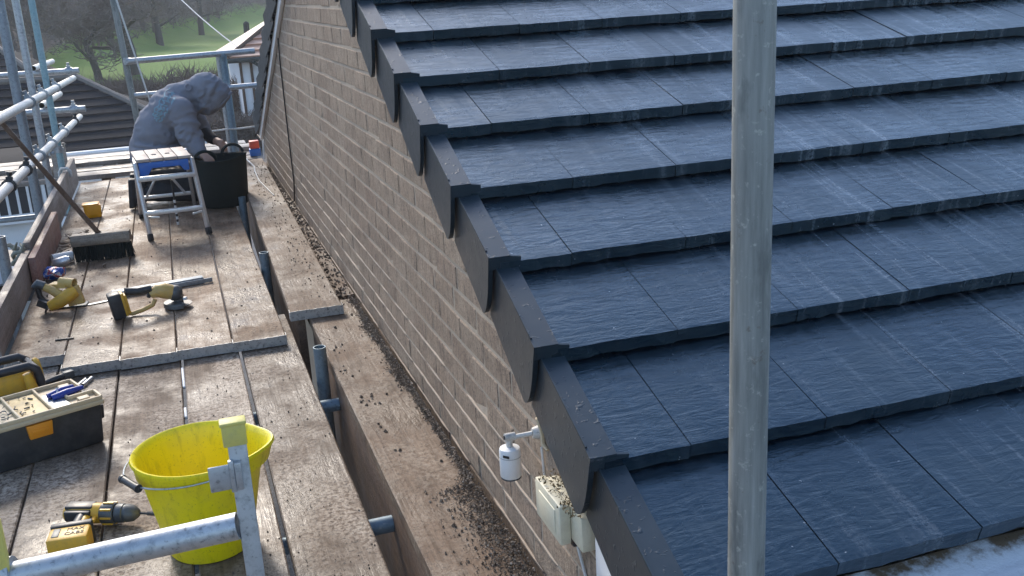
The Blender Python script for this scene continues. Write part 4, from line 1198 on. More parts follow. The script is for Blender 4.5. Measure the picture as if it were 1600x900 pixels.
# grey channel strip lying behind it
Ch = empty('metal_strip', (-.2, 5.12, 0), 'grey metal channel strip lying across the far deck behind the grinder', 'strip', rz=R(9))
CM = world_of(Ch)
m = MB(); m.prism([(-.035, .002), (.035, .002), (.035, .016), (.012, .016), (.012, .030), (-.035, .030)], (-.21, 0, 0), (0,1,0), (0,0,1), (.43, 0, 0))
m.v = [tuple(CM @ Vector(v)) for v in m.v]; m.build('channel', MAT['galv_dark'], Ch, bevel=.002)
m = MB(); m.prism([(-.045, .0), (-.036, .0), (-.036, .022), (-.045, .022)], (-.18, 0, 0.0015), (0,1,0), (0,0,1), (.44, 0, 0))
m.v = [tuple(CM @ Vector(v)) for v in m.v]; m.build('lip', MAT['galv_dark'], Ch, bevel=.0015)
m = MB(); m.box((-.435, 5.02, .0025), (.16, .018, .003), (0, 0, R(16))); tag(m.build('thin_blade', MAT['galv']), 'thin pale metal strip between the saw and the grinder', 'strip')

# ================================================================== yellow saw
Sw = empty('cordless_saw', (-.625, 4.98, 0), 'dusty yellow cordless saw lying on its side by the toe board', 'saw', rz=R(-8))
WM = world_of(Sw)
def sput(mb, name, mat, **k):
    mb.v = [tuple(WM @ Vector(v)) for v in mb.v]; return mb.build(name, MAT[mat], Sw, **k)
m = MB(); m.path([(-.060, 0, .118), (-.03, 0, .100), (.0, 0, .075), (.02, 0, .06)], .02, n=12, rs=[.018, .020, .022, .026]); sput(m, 'handle', 'tool_pale')
m = MB(); m.path([(-.105, 0, .120), (-.085, 0, .136), (-.058, 0, .122)], .02, n=12, rs=[.014, .021, .021]); sput(m, 'handle_end', 'dark_grey')
m = MB(); m.path([(-.088, .0, .115), (-.085, 0, .075), (-.070, 0, .048), (-.04, 0, .035)], .012, n=10, rs=[.012, .013, .014, .014]); m.box((-.072, -.01, .042), (.05, .045, .03), (0, .5, 0)); sput(m, 'rear_grip', 'black')
m = MB(); m.path([(-.045, -.02, .028), (.0, -.02, .045), (.045, -.015, .072), (.075, 0, .085)], .026, n=14, rs=[.024, .030, .032, .026]); sput(m, 'motor_housing', 'tool_yellow')
m = MB(); m.lathe([(.012, 0), (.026, .0), (.026, .004), (.022, .006)], (-.055, -.025, .02), 18, Matrix.Rotation(R(-62), 4, 'Y'), close=True); sput(m, 'motor_cap', 'black')
m = MB(); m.prism([(.03, .01), (.105, .02), (.10, .05), (.085, .11), (.03, .10)], (0, .0, 0), (1,0,0), (0,0,1), (0, .03, 0)); sput(m, 'blade_guard', 'tool_pale', bevel=.006)
m = MB(); m.tube((.005, .035, .125), (.072, .01, .118), .024, n=18, wall=.005); m.box((.0, .035, .112), (.08, .05, .02), (0, 0, -.3)); sput(m, 'dust_port', 'tool_pale', bevel=.0)
m = MB(); m.box((.02, .05, .006), (.17, .07, .005), (.0, 0, 0)); sput(m, 'sole_plate', 'dark_grey', bevel=.002)

# ================================================================== litter by the toe board
m = MB(); m.tube((-.745, 5.93, .030), (-.645, 5.97, .030), .029, n=24, wall=.003)
tag(m.build('card_tube', MAT['white'], smooth=50), 'white tube lying by the pinkish toe board', 'tube')
m = MB(); m.lathe([(.001, 0), (.022, .0), (.025, .004), (.025, .075), (.020, .082), (.018, .09), (.001, .09)], (-.735, 5.84, .026), 20, Matrix.Rotation(R(80), 4, 'Y') @ Matrix.Rotation(R(0), 4, 'Z'))
tag(m.build('drink_can', MAT['alu'], smooth=40), 'silver can lying in front of the white tube', 'can')
pk = NT('crumpled_packet_foil')
pn = pk.noise(28, 3, 0.5)
pk.fin(pk.ramp(pn, [(0.36, (0.03, 0.10, 0.42)), (0.46, (0.12, 0.22, 0.55)), (0.52, (0.65, 0.65, 0.68)), (0.58, (0.55, 0.10, 0.10)), (0.66, (0.05, 0.12, 0.45))], 'CONSTANT'), 0.3, 0.2)
m = MB(); ellipsoid(m, (-.712, 5.60, .032), (.062, .05, .030), (0, 0, .4), 20, 10)
rg = random.Random(2)
m.v = [(x + .014*mnoise.noise((x*40, y*40, z*40)), y + .014*mnoise.noise((x*40+9, y*40, z*40)), max(.002, z + .018*mnoise.noise((x*38, y*38+5, z*30)))) for x, y, z in m.v]
tag(m.build('crisp_packet', pk.m, smooth=0), 'crumpled blue, red and white foil packet by the toe board', 'packet')
m = MB(); m.prism([(-.05, 0), (.05, 0), (.055, .085), (-.055, .085)], (-.60, 7.15, .002), (1,0,0), (0,0,1), (0, .10, 0))
for i, v in enumerate(m.v): m.v[i] = (v[0] - .12*(v[1]-7.15), v[1], v[2])
Ob = empty('orange_box', (-.6, 7.2, .002), 'bright orange plastic box on the deck behind the broom', 'box')
m.build('case', MAT['orange_bright'], Ob, bevel=.008)
MB().box((-.612, 7.20, .0905), (.105, .10, .008)).build('lid', MAT['orange_bright'], Ob, bevel=.003)
# rags on the toe board and below
m = MB()
rg = random.Random(6)
for k in range(5):
    a0 = rg.uniform(0, 6)
    m.path([(-.86 + .035*math.cos(a0+t*.9) + .01*k - .02, 5.60 + .05*math.sin(a0+t*.8), .10 + .022*t + .012*math.sin(t*2+k)) for t in range(6)], .011, n=6, rs=[.006, .013, .010, .014, .010, .005])
tag(m.build('rope_tie', MAT['rope'], smooth=80), 'frayed grey-green tie knotted over the toe boards', 'rope')
rk = NT('pale_bag'); rk.fin(rk.mix(rk.noise(12, 3), (0.25, 0.32, 0.42), (0.72, 0.74, 0.78)), 0.5)
m = MB(); ellipsoid(m, (-1.02, 6.05, -.05), (.09, .10, .05), None, 18, 9)
m.v = [(x + .03*mnoise.noise((x*16, y*16, z*16)), y, z + .03*mnoise.noise((x*14+4, y*14, z*16))) for x, y, z in m.v]
tag(m.build('pale_bag', rk.m, smooth=30), 'crumpled pale bag on the boards outside the toe board', 'bag')
for i, (xa, xb) in enumerate(((-1.36, -1.14), (-1.13, -.91))):
    m = MB(); m.bb(xa, xb, 4.6, 7.0, -.15, -.112)
    tag(m.build('outside_board', MAT['edge_wood'], bevel=.003), ['outer', 'inner'][i] + ' of two dark boards lying below the toe boards', 'board', 'boards outside the toe boards')
m = MB()
for k in range(90):
    x, y = rg.uniform(-1.28, -.93), rg.uniform(5.0, 5.75)
    a = Vector((rg.uniform(-1,1), rg.uniform(-1,1), rg.uniform(.1,1))).normalized()*rg.uniform(.03,.07)
    b = a.cross(Vector((rg.random(), rg.random(), .3))).normalized()*.018
    c = Vector((x, y, -.11))
    m.add([c-b, c+a*.5-b*.2+Vector((0,0,.01)), c+a, c+b], [(0,1,2,3)])
pl = plain('dull_green_leaf', (0.06, 0.10, 0.035), 0.6)
tag(m.build('weeds', pl, smooth=0, fixn=False), 'low green weeds beyond the near toe board', 'weeds', kind='stuff')

# ================================================================== broom
Br = empty('broom', (-.48, 5.93, 0), 'wide stiff broom standing on its dark bristles, handle leaning left', 'broom', rz=R(-4))
BM = world_of(Br)
def bput(mb, name, mat, **k):
    mb.v = [tuple(BM @ Vector(v)) for v in mb.v]; return mb.build(name, MAT[mat], Br, **k)
m = MB(); m.prism([(-.044, .090), (.044, .090), (.046, .118), (.030, .150), (-.030, .150), (-.046, .118)], (-.155, 0, 0), (0,1,0), (0,0,1), (.31, 0, 0)); bput(m, 'head', 'broom_wood', bevel=.006)
m = MB(); rg = random.Random(11)
for i in range(26):
    for j in range(5):
        x = -.143 + .286*i/25; y = -.028 + .056*j/4
        for q in range(3):
            bxx = x + rg.uniform(-.004,.004); byy = y + rg.uniform(-.004,.004)
            tx = bxx + rg.uniform(-.008,.008) + (.012 if i > 22 else 0); ty = byy*1.25 + rg.uniform(-.006,.006)
            m.tube((bxx, byy, .094), (tx, ty, .001 + rg.uniform(0,.005)), .0028, .002, n=4)
bput(m, 'bristles', 'tub', smooth=0, fixn=False)
hb, ht = Vector((-.475, 5.945, .118)), Vector((-.835, 5.655, .838))
m = MB(); m.tube(hb, hb + (ht-hb)*1.55, .0135, .0135, n=16); m.lathe([(.0135, 0), (.011, .008), (.002, .012)], hb + (ht-hb)*1.55, 14, (ht-hb).to_track_quat('Z','Y').to_matrix().to_4x4()); m.build('handle', MAT['handle_wood'], Br)
m = MB(); m.tube(hb - (ht-hb).normalized()*.012, hb + (ht-hb).normalized()*.04, .019, .016, n=14); m.build('socket', MAT['broom_wood'], Br)

# ================================================================== step bench
Be = empty('step_bench', (-.08, 6.55, 0), 'folding aluminium step bench with blue box tray and worn top', 'bench')
zt = .455
F = [Vector((-.235, 6.24, 0)), Vector((.098, 6.235, 0)), Vector((-.30, 6.98, 0)), Vector((.045, 6.98, 0))]
T = [Vector((-.262, 6.33, zt)), Vector((.058, 6.325, zt)), Vector((-.275, 6.70, zt)), Vector((.03, 6.70, zt))]
for a, b in zip(F, T):
    d = (b-a); m = MB(); m.box((a+b)/2, (.022, .030, d.length), d.to_track_quat('Z', 'Y').to_matrix()); lg = m.build('leg', MAT['alu'], Be, bevel=.003)
    m = MB(); q = a + d.normalized()*.022; m.box(q, (.028, .036, .042), d.to_track_quat('Z', 'Y').to_matrix()); m.build('foot', MAT['rubber'], lg, bevel=.003)
def bar(a, b, w, h, name='rail', mat='alu'):
    d = b-a; m = MB(); m.box((a+b)/2, (d.length, w, h), Matrix.Rotation(math.atan2(d.y, d.x), 3, 'Z') @ Matrix.Rotation(-math.atan2(d.z, Vector((d.x, d.y)).length), 3, 'Y')); return m.build(name, MAT[mat], Be, bevel=.003)
lp = lambda i, t: F[i].lerp(T[i], t)
off = Vector((0, -.018, 0))
bar(lp(0, .36)+off, lp(1, .36)+off, .030, .026, 'step'); bar(lp(0, .79)+off, lp(1, .79)+off, .018, .028)
bar(lp(2, .32), lp(3, .32), .018, .022); bar(lp(2, .62), lp(3, .62), .018, .026)
for i in (0, 1):
    bar(lp(i, .30)+Vector((0, .01, 0)), lp(i, .14).lerp(lp(1-i, .30), .22)+Vector((0, .012, .05)), .010, .014, 'strut')
    bar(lp(i+2, .30).lerp(lp(3-i, .3), .12), lp(i+2, .60).lerp(lp(3-i, .6), .35), .010, .016, 'strut')
    bar(lp(i, .96), lp(i+2, .96), .016, .03, 'side_rail')
ang = math.atan2(T[1].y-T[0].y, T[1].x-T[0].x)
# blue tray box with a cut-out, then the slotted top
m = MB(); x0, x1 = -.242, .040
m.prism([(x0, .372), (x0+.045, .372), (x0+.072, .415), (x1-.05, .415), (x1-.03, .385), (x1, .385), (x1, .452), (x0, .452)], (0, 6.315, 0), (1,0,0), (0,0,1), (0, .012, 0))
m.bb(x0, x0+.012, 6.328, 6.70, .385, .452); m.bb(x1-.014, x1-.002, 6.328, 6.70, .385, .452); m.bb(x0+.0125, x1-.0145, 6.690, 6.70, .385, .452)
m.build('blue_tray', MAT['blue'], Be, bevel=.003)
MB().bb(x0+.013, x1-.015, 6.33, 6.69, .388, .396).build('tray_floor', MAT['black'], Be)
for k in range(4):
    a = -.252 + .078*k
    m = MB()
    if k in (1, 2):
        m.bb(a, a+.074, 6.31, 6.45, .4555, .473); m.bb(a, a+.074, 6.50, 6.715, .4555, .473); m.bb(a, a+.024, 6.451, 6.499, .4555, .473); m.bb(a+.050, a+.074, 6.451, 6.499, .4555, .473)
    else: m.bb(a, a+.074, 6.31, 6.715, .4555, .473)
    m.v = [(v[0] - .10*(v[1]-6.33), v[1], v[2]) for v in m.v]
    m.build('top_slat', MAT['ply'], Be, bevel=.002)
m = MB(); m.tube((-.078, 6.52, .0), (-.078, 6.52, .16), .006, n=8)
m2 = MB()
for k in range(5): m2.tube((-.075, 6.60, .005 + .035*k), (-.075, 6.60, .005 + .035*k + .018), .0075, n=8)
sp = m2.build('strap', MAT['white'], Be); MB().tube((-.075, 6.60, .003), (-.075, 6.60, .29), .006, n=8).build('strap_core', MAT['black'], Be)

# ================================================================== flexible tub
Tu = empty('flexible_tub', (.245, 7.12, 0), 'dark green-black rubber tub with loop handles behind the step bench', 'tub')
m = MB(); m.lathe([(.002, .003), (.150, .003), (.156, .010), (.170, .20), (.178, .315), (.184, .330), (.180, .336), (.172, .330), (.165, .2), (.148, .016), (.002, .014)], (.245, 7.12, 0), 48,
    fn=lambda p, a, r, z: Vector((p.x*(1+.02*math.sin(2*a)), p.y*(1-.02*math.sin(2*a)), p.z + (.010*math.cos(2*a+.5)*smooth01(.2,.33,z)))))
m.build('body', MAT['tub'], Tu, smooth=50)
for (cx, cy, s) in ((.150, 7.03, 1), (.34, 7.22, -1)):
    pts = []
    for k in range(13):
        th = math.pi*k/12
        pts.append((cx + .070*math.cos(th) , cy + s*-.02*math.sin(th), .325 + .062*math.sin(th)))
    m = MB(); m.path(pts, .010, n=8); m.build('loop_handle', MAT['tub'], Tu)
ov = NT('pale_dust'); ov.fin(ov.mix(ov.noise(20), (0.28, 0.26, 0.22), (0.5, 0.47, 0.42)), 0.8)
m = MB(); m.lathe([(.16, .30), (.08, .315), (.002, .32)], (.245, 7.12, -.06), 24); m.build('mortar_fill', ov.m, Tu)

# ================================================================== things on the gable wall
Lm = empty('wall_sensor', (WX-.002, 2.03, .36), 'white cylindrical sensor lamp on a bracket on the brick wall', 'lamp')
lc = Vector((.606, 1.990, .325))
m = MB(); m.lathe([(.001, -.036), (.022, -.036), (.0245, -.033), (.0245, .028), (.0225, .034), (.012, .037), (.001, .037)], lc, 28); m.build('housing', MAT['white'], Lm, smooth=40)
m = MB(); m.lathe([(.018, -.0405), (.0235, -.0385), (.0235, -.0362), (.018, -.0362)], lc, 28, close=True); m.build('lens_rim', MAT['dark_grey'], Lm)
m = MB(); m.lathe([(.0247, .014), (.0251, .014), (.0251, .0155), (.0247, .0155)], lc, 28); m.build('seam', MAT['galv'], Lm)
m = MB(); m.box(lc + Vector((-.0155, -.0195, .022)), (.016, .0015, .006), (0, 0, R(-52))); m.build('label', MAT['ink'], Lm)
m = MB(); m.tube(lc + Vector((0, 0, .036)), lc + Vector((0, 0, .058)), .0075, n=14); m.tube(lc + Vector((-.010, 0, .060)), lc + Vector((.014, 0, .060)), .0095, n=14); m.tube(lc + Vector((.014, -.004, .060)), lc + Vector((.05, -.016, .066)), .0055, n=12); m.tube(lc + Vector((.050, -.016, .066)), lc + Vector((.0695, -.018, .066)), .012, .018, n=16); m.build('bracket', MAT['galv_pale'], Lm, smooth=40)
m = MB(); m.tube(lc + Vector((-.0102, 0, .060)), lc + Vector((-.0125, 0, .060)), .005, n=8); m.build('bolt', MAT['black'], Lm)
m = MB(); m.path([(WX-.004, 1.985, .42), (WX-.006, 1.965, .425), (WX-.005, 1.95, .40), (WX-.006, 1.94, .375), (WX-.004, 1.92, .37)], .006, n=6, rs=[.003, .006, .004, .006, .003]); m.build('sealant', MAT['cream'], Lm)
m = MB(); m.path([(WX-.007, 1.95, .365), (WX-.006, 1.945, .31), (WX-.006, 1.93, .25), (WX-.006, 1.90, .215), (WX-.006, 1.875, .205)], .003, n=6)
tag(m.build('white_flex', MAT['cable_white']), 'thin white flex running down the bricks from the sensor lamp', 'cable')
Jb = empty('junction_box', (WX-.002, 1.79, .20), 'cream junction box with mossy top fixed to the brick wall', 'junction box')
m = MB(); m.bb(.645, WX+.004, 1.665, 1.865, .262, .338); m.build('back_box', MAT['cream_box'], Jb, bevel=.004)
m = MB(); m.bb(.620, .6445, 1.72, 1.866, .254, .343); m.build('cover', MAT['cream_box'], Jb, bevel=.004)
m = MB(); m.bb(.6175, .6225, 1.745, 1.84, .27, .325); m.build('cover_panel', MAT['cream_box'], Jb, bevel=.002)
ms = plain('dry_moss', (0.20, 0.14, 0.07), 0.9, 0, 0.6, (0.10, 0.09, 0.03), 60)
m = MB(); rg = random.Random(77)
for k in range(260):
    c = Vector((rg.uniform(.622, .672), rg.uniform(1.67, 1.86), .337 + abs(rg.gauss(0, .008)))); s = rg.uniform(.003, .008)
    a = Vector((rg.uniform(-1,1), rg.uniform(-1,1), rg.uniform(0,1))).normalized()*s; b = Vector((rg.uniform(-1,1), rg.uniform(-1,1), rg.uniform(-.3,1))).normalized()*s
    m.add([c, c+a, c+b, c+a.cross(b)*60], [(0,1,2),(0,2,3),(0,3,1),(1,3,2)])
mo = m.build('moss', ms, Jb, smooth=0); mo['kind'] = 'stuff'
m = MB(); m.box((.66, 1.745, .250), (.018, .03, .024)); m.build('cable_gland', MAT['black'], Jb, bevel=.003)
m = MB(); m.path([(.664, 1.745, .240), (WX-.006, 1.72, .185), (WX-.006, 1.66, .10), (WX-.006, 1.60, .02), (WX-.007, 1.58, -.08)], .0035, n=6)
tag(m.build('white_flex', MAT['cable_white']), 'thin pale flex hanging below the cream junction box', 'cable')
m = MB(); m.path([(WX-.006, 6.72, 1.30), (WX-.006, 6.62, 1.20), (WX-.006, 6.50, 1.12), (WX-.007, 6.75, .85), (WX-.006, 7.10, .50), (WX-.007, 7.55, .17), (WX-.006, 7.9, -.02), (WX-.02, 8.2, -.1)], .005, n=6)
m = MB(); m.path([(WX-.006, 6.72, 1.30), (WX-.006, 6.56, 1.12), (WX-.007, 6.60, .95), (WX-.006, 6.63, .5), (WX-.007, 6.60, .2), (WX-.006, 6.72, .05), (WX-.02, 6.8, .02)], .0045, n=6)
tag(m.build('wall_cable', MAT['cable_black']), 'thin black cable hanging down the far end of the brick wall', 'cable')
m = MB(); m.path([(.50, 8.5, .09), (.535, 8.2, .07), (.52, 7.9, .068), (.515, 7.5, .068), (.54, 7.1, .068), (.555, 6.9, .066)], .005, n=6)
tag(m.build('loose_cable', MAT['cable_white']), 'loose pale cable on the far wall-side board', 'cable')
Ra = empty('red_case', (.615, 9.0, .035), 'small red and blue case at the far foot of the gable', 'case')
MB().bb(.57, .65, 8.94, 9.02, .10, .165).build('lid', MAT['red'], Ra, bevel=.006); MB().bb(.565, .655, 8.935, 9.025, .036, .099).build('base', MAT['blue'], Ra, bevel=.006)
m = MB(); m.prism([(0, 0), (.03, 0), (.02, .17), (.006, .17)], (.658, 8.75, .03), (1,0,0), (0,0,1), (0, .03, 0))
tag(m.build('white_offcut', MAT['white'], bevel=.003), 'narrow white plastic offcut standing at the far foot of the wall', 'offcut')

# ================================================================== crumbs
def chunk(m, c, s, rg):
    vs = [Vector(q)*s*rg.uniform(.6, 1.25) for q in ((1,0,0),(-1,0,0),(0,1,0),(0,-1,0),(0,0,.8),(0,0,-.8))]
    ro = Euler((rg.uniform(0,6), rg.uniform(0,6), rg.uniform(0,6))).to_matrix()
    m.add([c + ro @ v for v in vs], [(0,2,4),(2,1,4),(1,3,4),(3,0,4),(2,0,5),(1,2,5),(3,1,5),(0,3,5)])
rg = random.Random(31); m = MB()
for k in range(15000):
    y = rg.uniform(1.5, 4.4)
    heap = 0.45 + 0.55*smooth01(-.15, .5, mnoise.noise((y*2.3, 1.7, 0)))
    if y < 2.55: heap = max(heap, .8 + .5*mnoise.noise((y*6, 3, 0)))
    d = abs(rg.gauss(0, .022*heap + (.032 if y < 2.5 else 0)))
    x = .652 - d
    if x < .43: continue
    zz = .022 + max(0, .020*heap*(1 - d/.08))*rg.random()
    chunk(m, Vector((x, y, zz + .002)), rg.choice((.0012, .0016, .002, .0026, .0034, .0046 if rg.random() < .5 else .002)) * (1.5 if rg.random() < .06 else 1), rg)
tag(m.build('mortar_crumbs', MAT['debris'], smooth=0, fixn=False), 'dark mortar crumbs heaped along the wall edge of the near board', 'crumbs', kind='stuff')
m = MB()
for k in range(1500):
    y = rg.uniform(4.3, 8.4); be = .571 + (y-4.2)*.0155; low = rg.random() < .75
    x = rg.uniform(be, .664) if low else rg.uniform(be-.15, be-.004)
    zz = .019 if low else .066
    chunk(m, Vector((x, y, zz)), rg.choice((.004, .006, .008, .012)) * (.8 if low else .45), rg)
tag(m.build('gap_rubble', MAT['debris'], smooth=0, fixn=False), 'dark rubble in the gap at the foot of the far brick wall', 'rubble', kind='stuff')
m = MB()
for k in range(900):
    far = rg.random() < .4
    x = rg.uniform(-.78, .31); y = rg.uniform(4.2, 8.4) if far else rg.uniform(1.6, 4.0)
    if not far: x = .34 - abs(rg.gauss(0, .4))
    if x < -.78 or (not far and mnoise.noise((x*6, y*6, 2)) < -.05): continue
    chunk(m, Vector((x, y, (.0 if far else -.0445) + .001)), rg.choice((.0018, .0025, .0035, .006 if far else .004)), rg)
for k in range(200):
    y = rg.uniform(2.2, 4.2); x = rg.uniform(.44, .62)
    if mnoise.noise((x*14, y*7, 6)) > .1: chunk(m, Vector((x, y, .023)), rg.choice((.003, .005, .008)), rg)
tag(m.build('deck_grit', MAT['debris'], smooth=0, fixn=False), 'loose grit and crumbs scattered over the plank decks', 'grit', kind='stuff')
m = MB(); chunk(m, Vector((-.473, 5.72, .012)), .018, rg); tag(m.build('dark_stone', MAT['debris'], smooth=0), 'single dark stone on the deck in front of the broom', 'stone')
m = MB(); m.box((-.577, 4.495, .004), (.075, .010, .006), (0, 0, R(-8))); tag(m.build('dark_splinter', MAT['black'], bevel=.001), 'short dark splinter lying across the joint of the far deck', 'splinter')
m = MB()
for k in range(26):
    x, y = rg.uniform(-.74, -.60), rg.uniform(6.15, 6.75)
    m.box((x, y, .006 + .004*rg.random()), (rg.uniform(.03, .09), rg.uniform(.012, .03), .004), (rg.uniform(-.15,.15), rg.uniform(-.15,.15), rg.uniform(0, 3)))
tag(m.build('slate_chips', MAT['edge_wood'], smooth=0), 'brown chips and offcuts by the toe board behind the broom', 'chips', kind='stuff')

# ================================================================== the man
Mn = empty('person', (-.02, 7.42, 0), 'hooded man in grey-blue sweatshirt kneeling over the dark tub', 'person')
hd = NT('grey_blue_sweatshirt')
n1 = hd.noise(9, 5, 0.6); n2 = hd.noise(420, 2, 0.5)
hd.fin(hd.mix(n1, (0.205, 0.208, 0.235), (0.275, 0.278, 0.305)), 0.9, 0, hd.bump(n2, 0.35, 0.002), 0.15)
tr_m = plain('black_work_trousers', (0.020, 0.022, 0.026), 0.85, 0, 0.4, (0.08, 0.075, 0.07), 18)
bt_m = plain('dark_boot_rubber', (0.018, 0.018, 0.022), 0.6, 0, 0.4, (0.07, 0.065, 0.06), 25)
gl_m = plain('black_cuff', (0.02, 0.02, 0.024), 0.8, 0, 0.2)
sk = NT('skin'); sk.fin(sk.mix(sk.noise(30), (0.42, 0.24, 0.17), (0.55, 0.34, 0.25)), 0.5)
NY, FY = 7.24, 7.58          # near and far shoulder
# joints
J = dict(pel=(-.165, 7.42, .33), mid=(-.115, 7.42, .50), chest=(.000, 7.41, .635), neck=(.125, 7.41, .715), head=(.235, 7.40, .735),
         nsh=(.045, NY, .655), nel=(.085, NY-.03, .43), nwr=(.150, 7.10, .345), nha=(.185, 7.08, .31),
         fsh=(.085, FY, .64), fel=(.165, 7.58, .455), fwr=(.235, 7.42, .405), fha=(.275, 7.36, .385),
         nhip=(-.165, 7.33, .29), nkn=(.115, 7.27, .085), nan=(-.255, 7.31, .10), fhip=(-.165, 7.51, .29), fkn=(.12, 7.56, .085), fan=(-.25, 7.53, .10))
J = {k: Vector(v) for k, v in J.items()}
b = MB()
ellipsoid(b, J['head'], (.085, .075, .105), (0, R(38), 0))
hx = Matrix.Rotation(R(38), 3, 'Y')
def hp_(v): return J['head'] + hx @ Vector(v)
ellipsoid(b, hp_((.088, 0, -.012)), (.016, .013, .022)); ellipsoid(b, hp_((.070, 0, -.060)), (.022, .030, .012)); ellipsoid(b, hp_((.060, 0, -.088)), (.024, .028, .018))
for q in (-1, 1):
    ellipsoid(b, hp_((.074, q*.030, .012)), (.011, .014, .008)); ellipsoid(b, hp_((.076, q*.030, .026)), (.010, .020, .006)); ellipsoid(b, hp_((.0, q*.077, -.005)), (.016, .007, .026))
capsule(b, J['neck'], hp_((-.01, 0, -.06)), .052, .05)
ellipsoid(b, J['chest'], (.12, .17, .12)); ellipsoid(b, J['mid'], (.12, .15, .15)); ellipsoid(b, J['pel'], (.13, .16, .11)); capsule(b, J['pel'], J['chest'], .11, .12); capsule(b, J['chest'], J['neck'], .09, .055)
for k in 'nf':
    capsule(b, J['chest'] + Vector((.01, -.06 if k == 'n' else .06, .02)), J[k+'sh'], .07, .055)
    capsule(b, J[k+'sh'], J[k+'el'], .05, .040); capsule(b, J[k+'el'], J[k+'wr'], .040, .027)
    capsule(b, J[k+'hip'], J[k+'kn'], .080, .055); capsule(b, J[k+'kn'], J[k+'an'], .055, .038)
    ft = J[k+'an'] + Vector((-.06, 0, -.06)); capsule(b, J[k+'an'], ft, .036, .03)
    w, h = J[k+'wr'], J[k+'ha']
    d = (h-w).normalized(); side = d.cross(Vector((0, 0, 1))).normalized(); up = side.cross(d)
    capsule(b, w, h, .027, .028); capsule(b, w.lerp(h, .6)+side*.018, h+side*.022, .018, .014); capsule(b, w.lerp(h, .6)-side*.018, h-side*.022, .018, .014)
    for i, L in enumerate((.036, .042, .039, .030)):
        o = (i-1.5)*.0165
        a0 = h + side*o; a1 = a0 + d*L*.8 - up*.012; a2 = a1 + d*L*.35 - up*L*.75
        capsule(b, a0, a1, .0095, .0085, 8); capsule(b, a1, a2, .0085, .0075, 8)
    t0 = w.lerp(h, .35) + side*.026*(1 if k == 'n' else -1); t1 = t0 + d*.035 + side*.018*(1 if k == 'n' else -1) - up*.012; capsule(b, t0, t1, .0115, .010, 8); capsule(b, t1, t1 + d*.026 - up*.012, .010, .008, 8)
remesh('body', b, .0055, sk.m, Mn, 3, .5)
# sweatshirt: torso, sleeves and hood in one skin
c = MB()
capsule(c, J['pel'] + Vector((-.01, 0, .03)), J['mid'], .165, .165); capsule(c, J['mid'], J['chest'], .165, .16)
ellipsoid(c, J['chest'] + Vector((-.01, 0, .0)), (.155, .225, .15), (0, R(35), 0)); ellipsoid(c, J['mid'] + Vector((-.01, 0, 0)), (.155, .205, .17)); ellipsoid(c, J['pel'] + Vector((0, 0, .02)), (.155, .205, .10))
for k in 'nf':
    q = -1 if k == 'n' else 1
    capsule(c, J['chest'] + Vector((.0, q*.09, .02)), J[k+'sh'], .11, .085); capsule(c, J[k+'sh'], J[k+'el'], .086, .074); capsule(c, J[k+'el'], J[k+'el'].lerp(J[k+'wr'], .6 if k == 'n' else .25), .074, .055)
capsule(c, J['chest'] + Vector((.03, 0, .06)), J['neck'] + Vector((.0, 0, .02)), .12, .095)
ellipsoid(c, J['head'] + Vector((-.005, 0, .010)), (.128, .118, .128), (0, R(30), 0)); ellipsoid(c, J['head'] + Vector((.055, 0, -.03)), (.085, .112, .105), (0, R(35), 0))
ellipsoid(c, J['head'] + Vector((-.03, 0, -.085)), (.08, .10, .06), (0, R(30), 0))
fold = J['neck'] + Vector((-.045, 0, .065))
c.path([fold + Vector((.015*math.cos(R(a)*2), .12*math.sin(R(a)), -.09*abs(math.sin(R(a)))**1.6)) for a in range(-90, 91, 15)], .022, n=8)
for t, rr in ((.12, .172), (.30, .176), (.5, .172)):     # rolls of cloth round the waist
    pc = J['pel'].lerp(J['mid'], t); c.path([pc + Vector((rr*.95*math.cos(R(a)), 1.22*rr*math.sin(R(a)), .02*math.sin(R(a*2)))) for a in range(0, 360, 20)], .012, n=6, closed=True)
for t in (.25, .5, .72, .9):
    pc = J['nsh'].lerp(J['nel'], t); c.path([pc + Vector((.080*math.cos(R(a)), .080*math.sin(R(a)), .035*math.cos(R(a + t*200)))) for a in range(0, 360, 24)], .010, n=6, closed=True)
hoodie = remesh('sweatshirt', c, .0095, hd.m, Mn, 5, .5, lambda q: .008*mnoise.noise((q.x*11 + q.z*9, q.y*6, q.z*14)) + .013*(1-abs(mnoise.noise((q.x*22 - q.z*10, q.y*8, q.z*24)))*3)*max(0, mnoise.noise((q.x*7, q.y*7, q.z*7+3))+.30))
# hem ring, and a black disc painting the shade inside the hood
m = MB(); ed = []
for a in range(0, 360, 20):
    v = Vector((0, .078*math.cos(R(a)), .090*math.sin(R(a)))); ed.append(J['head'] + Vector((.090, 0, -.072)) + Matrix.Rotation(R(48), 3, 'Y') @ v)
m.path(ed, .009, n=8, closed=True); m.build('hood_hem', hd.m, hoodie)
m = MB(); m.add([J['head'] + Vector((.09, 0, -.07))] + ed, [(0, 1+i, 1+(i+1) % len(ed)) for i in range(len(ed))]); m.build('hood_shadow_disc', MAT['black'], hoodie, smooth=0)
m = MB(); q = J['neck'] + Vector((-.012, -.10, .070)); m.path([q + Vector((.018*math.cos(R(a)), .01*math.sin(R(a)), .020*math.sin(R(a)))) for a in range(0, 360, 40)], .007, n=6, closed=True); m.build('hood_toggle', hd.m, hoodie)
c = MB()
for k in 'nf':
    capsule(c, J[k+'hip'], J[k+'kn'] + Vector((0, 0, .012)), .105, .078); capsule(c, J[k+'kn'] + Vector((0, 0, .002)), J[k+'an'] + Vector((.02, 0, .0)), .076, .060)
ellipsoid(c, J['pel'], (.16, .19, .12)); 
remesh('trousers', c, .011, tr_m, Mn, 4, .5, lambda q: .006*mnoise.noise((q.x*20, q.y*20, q.z*20)))
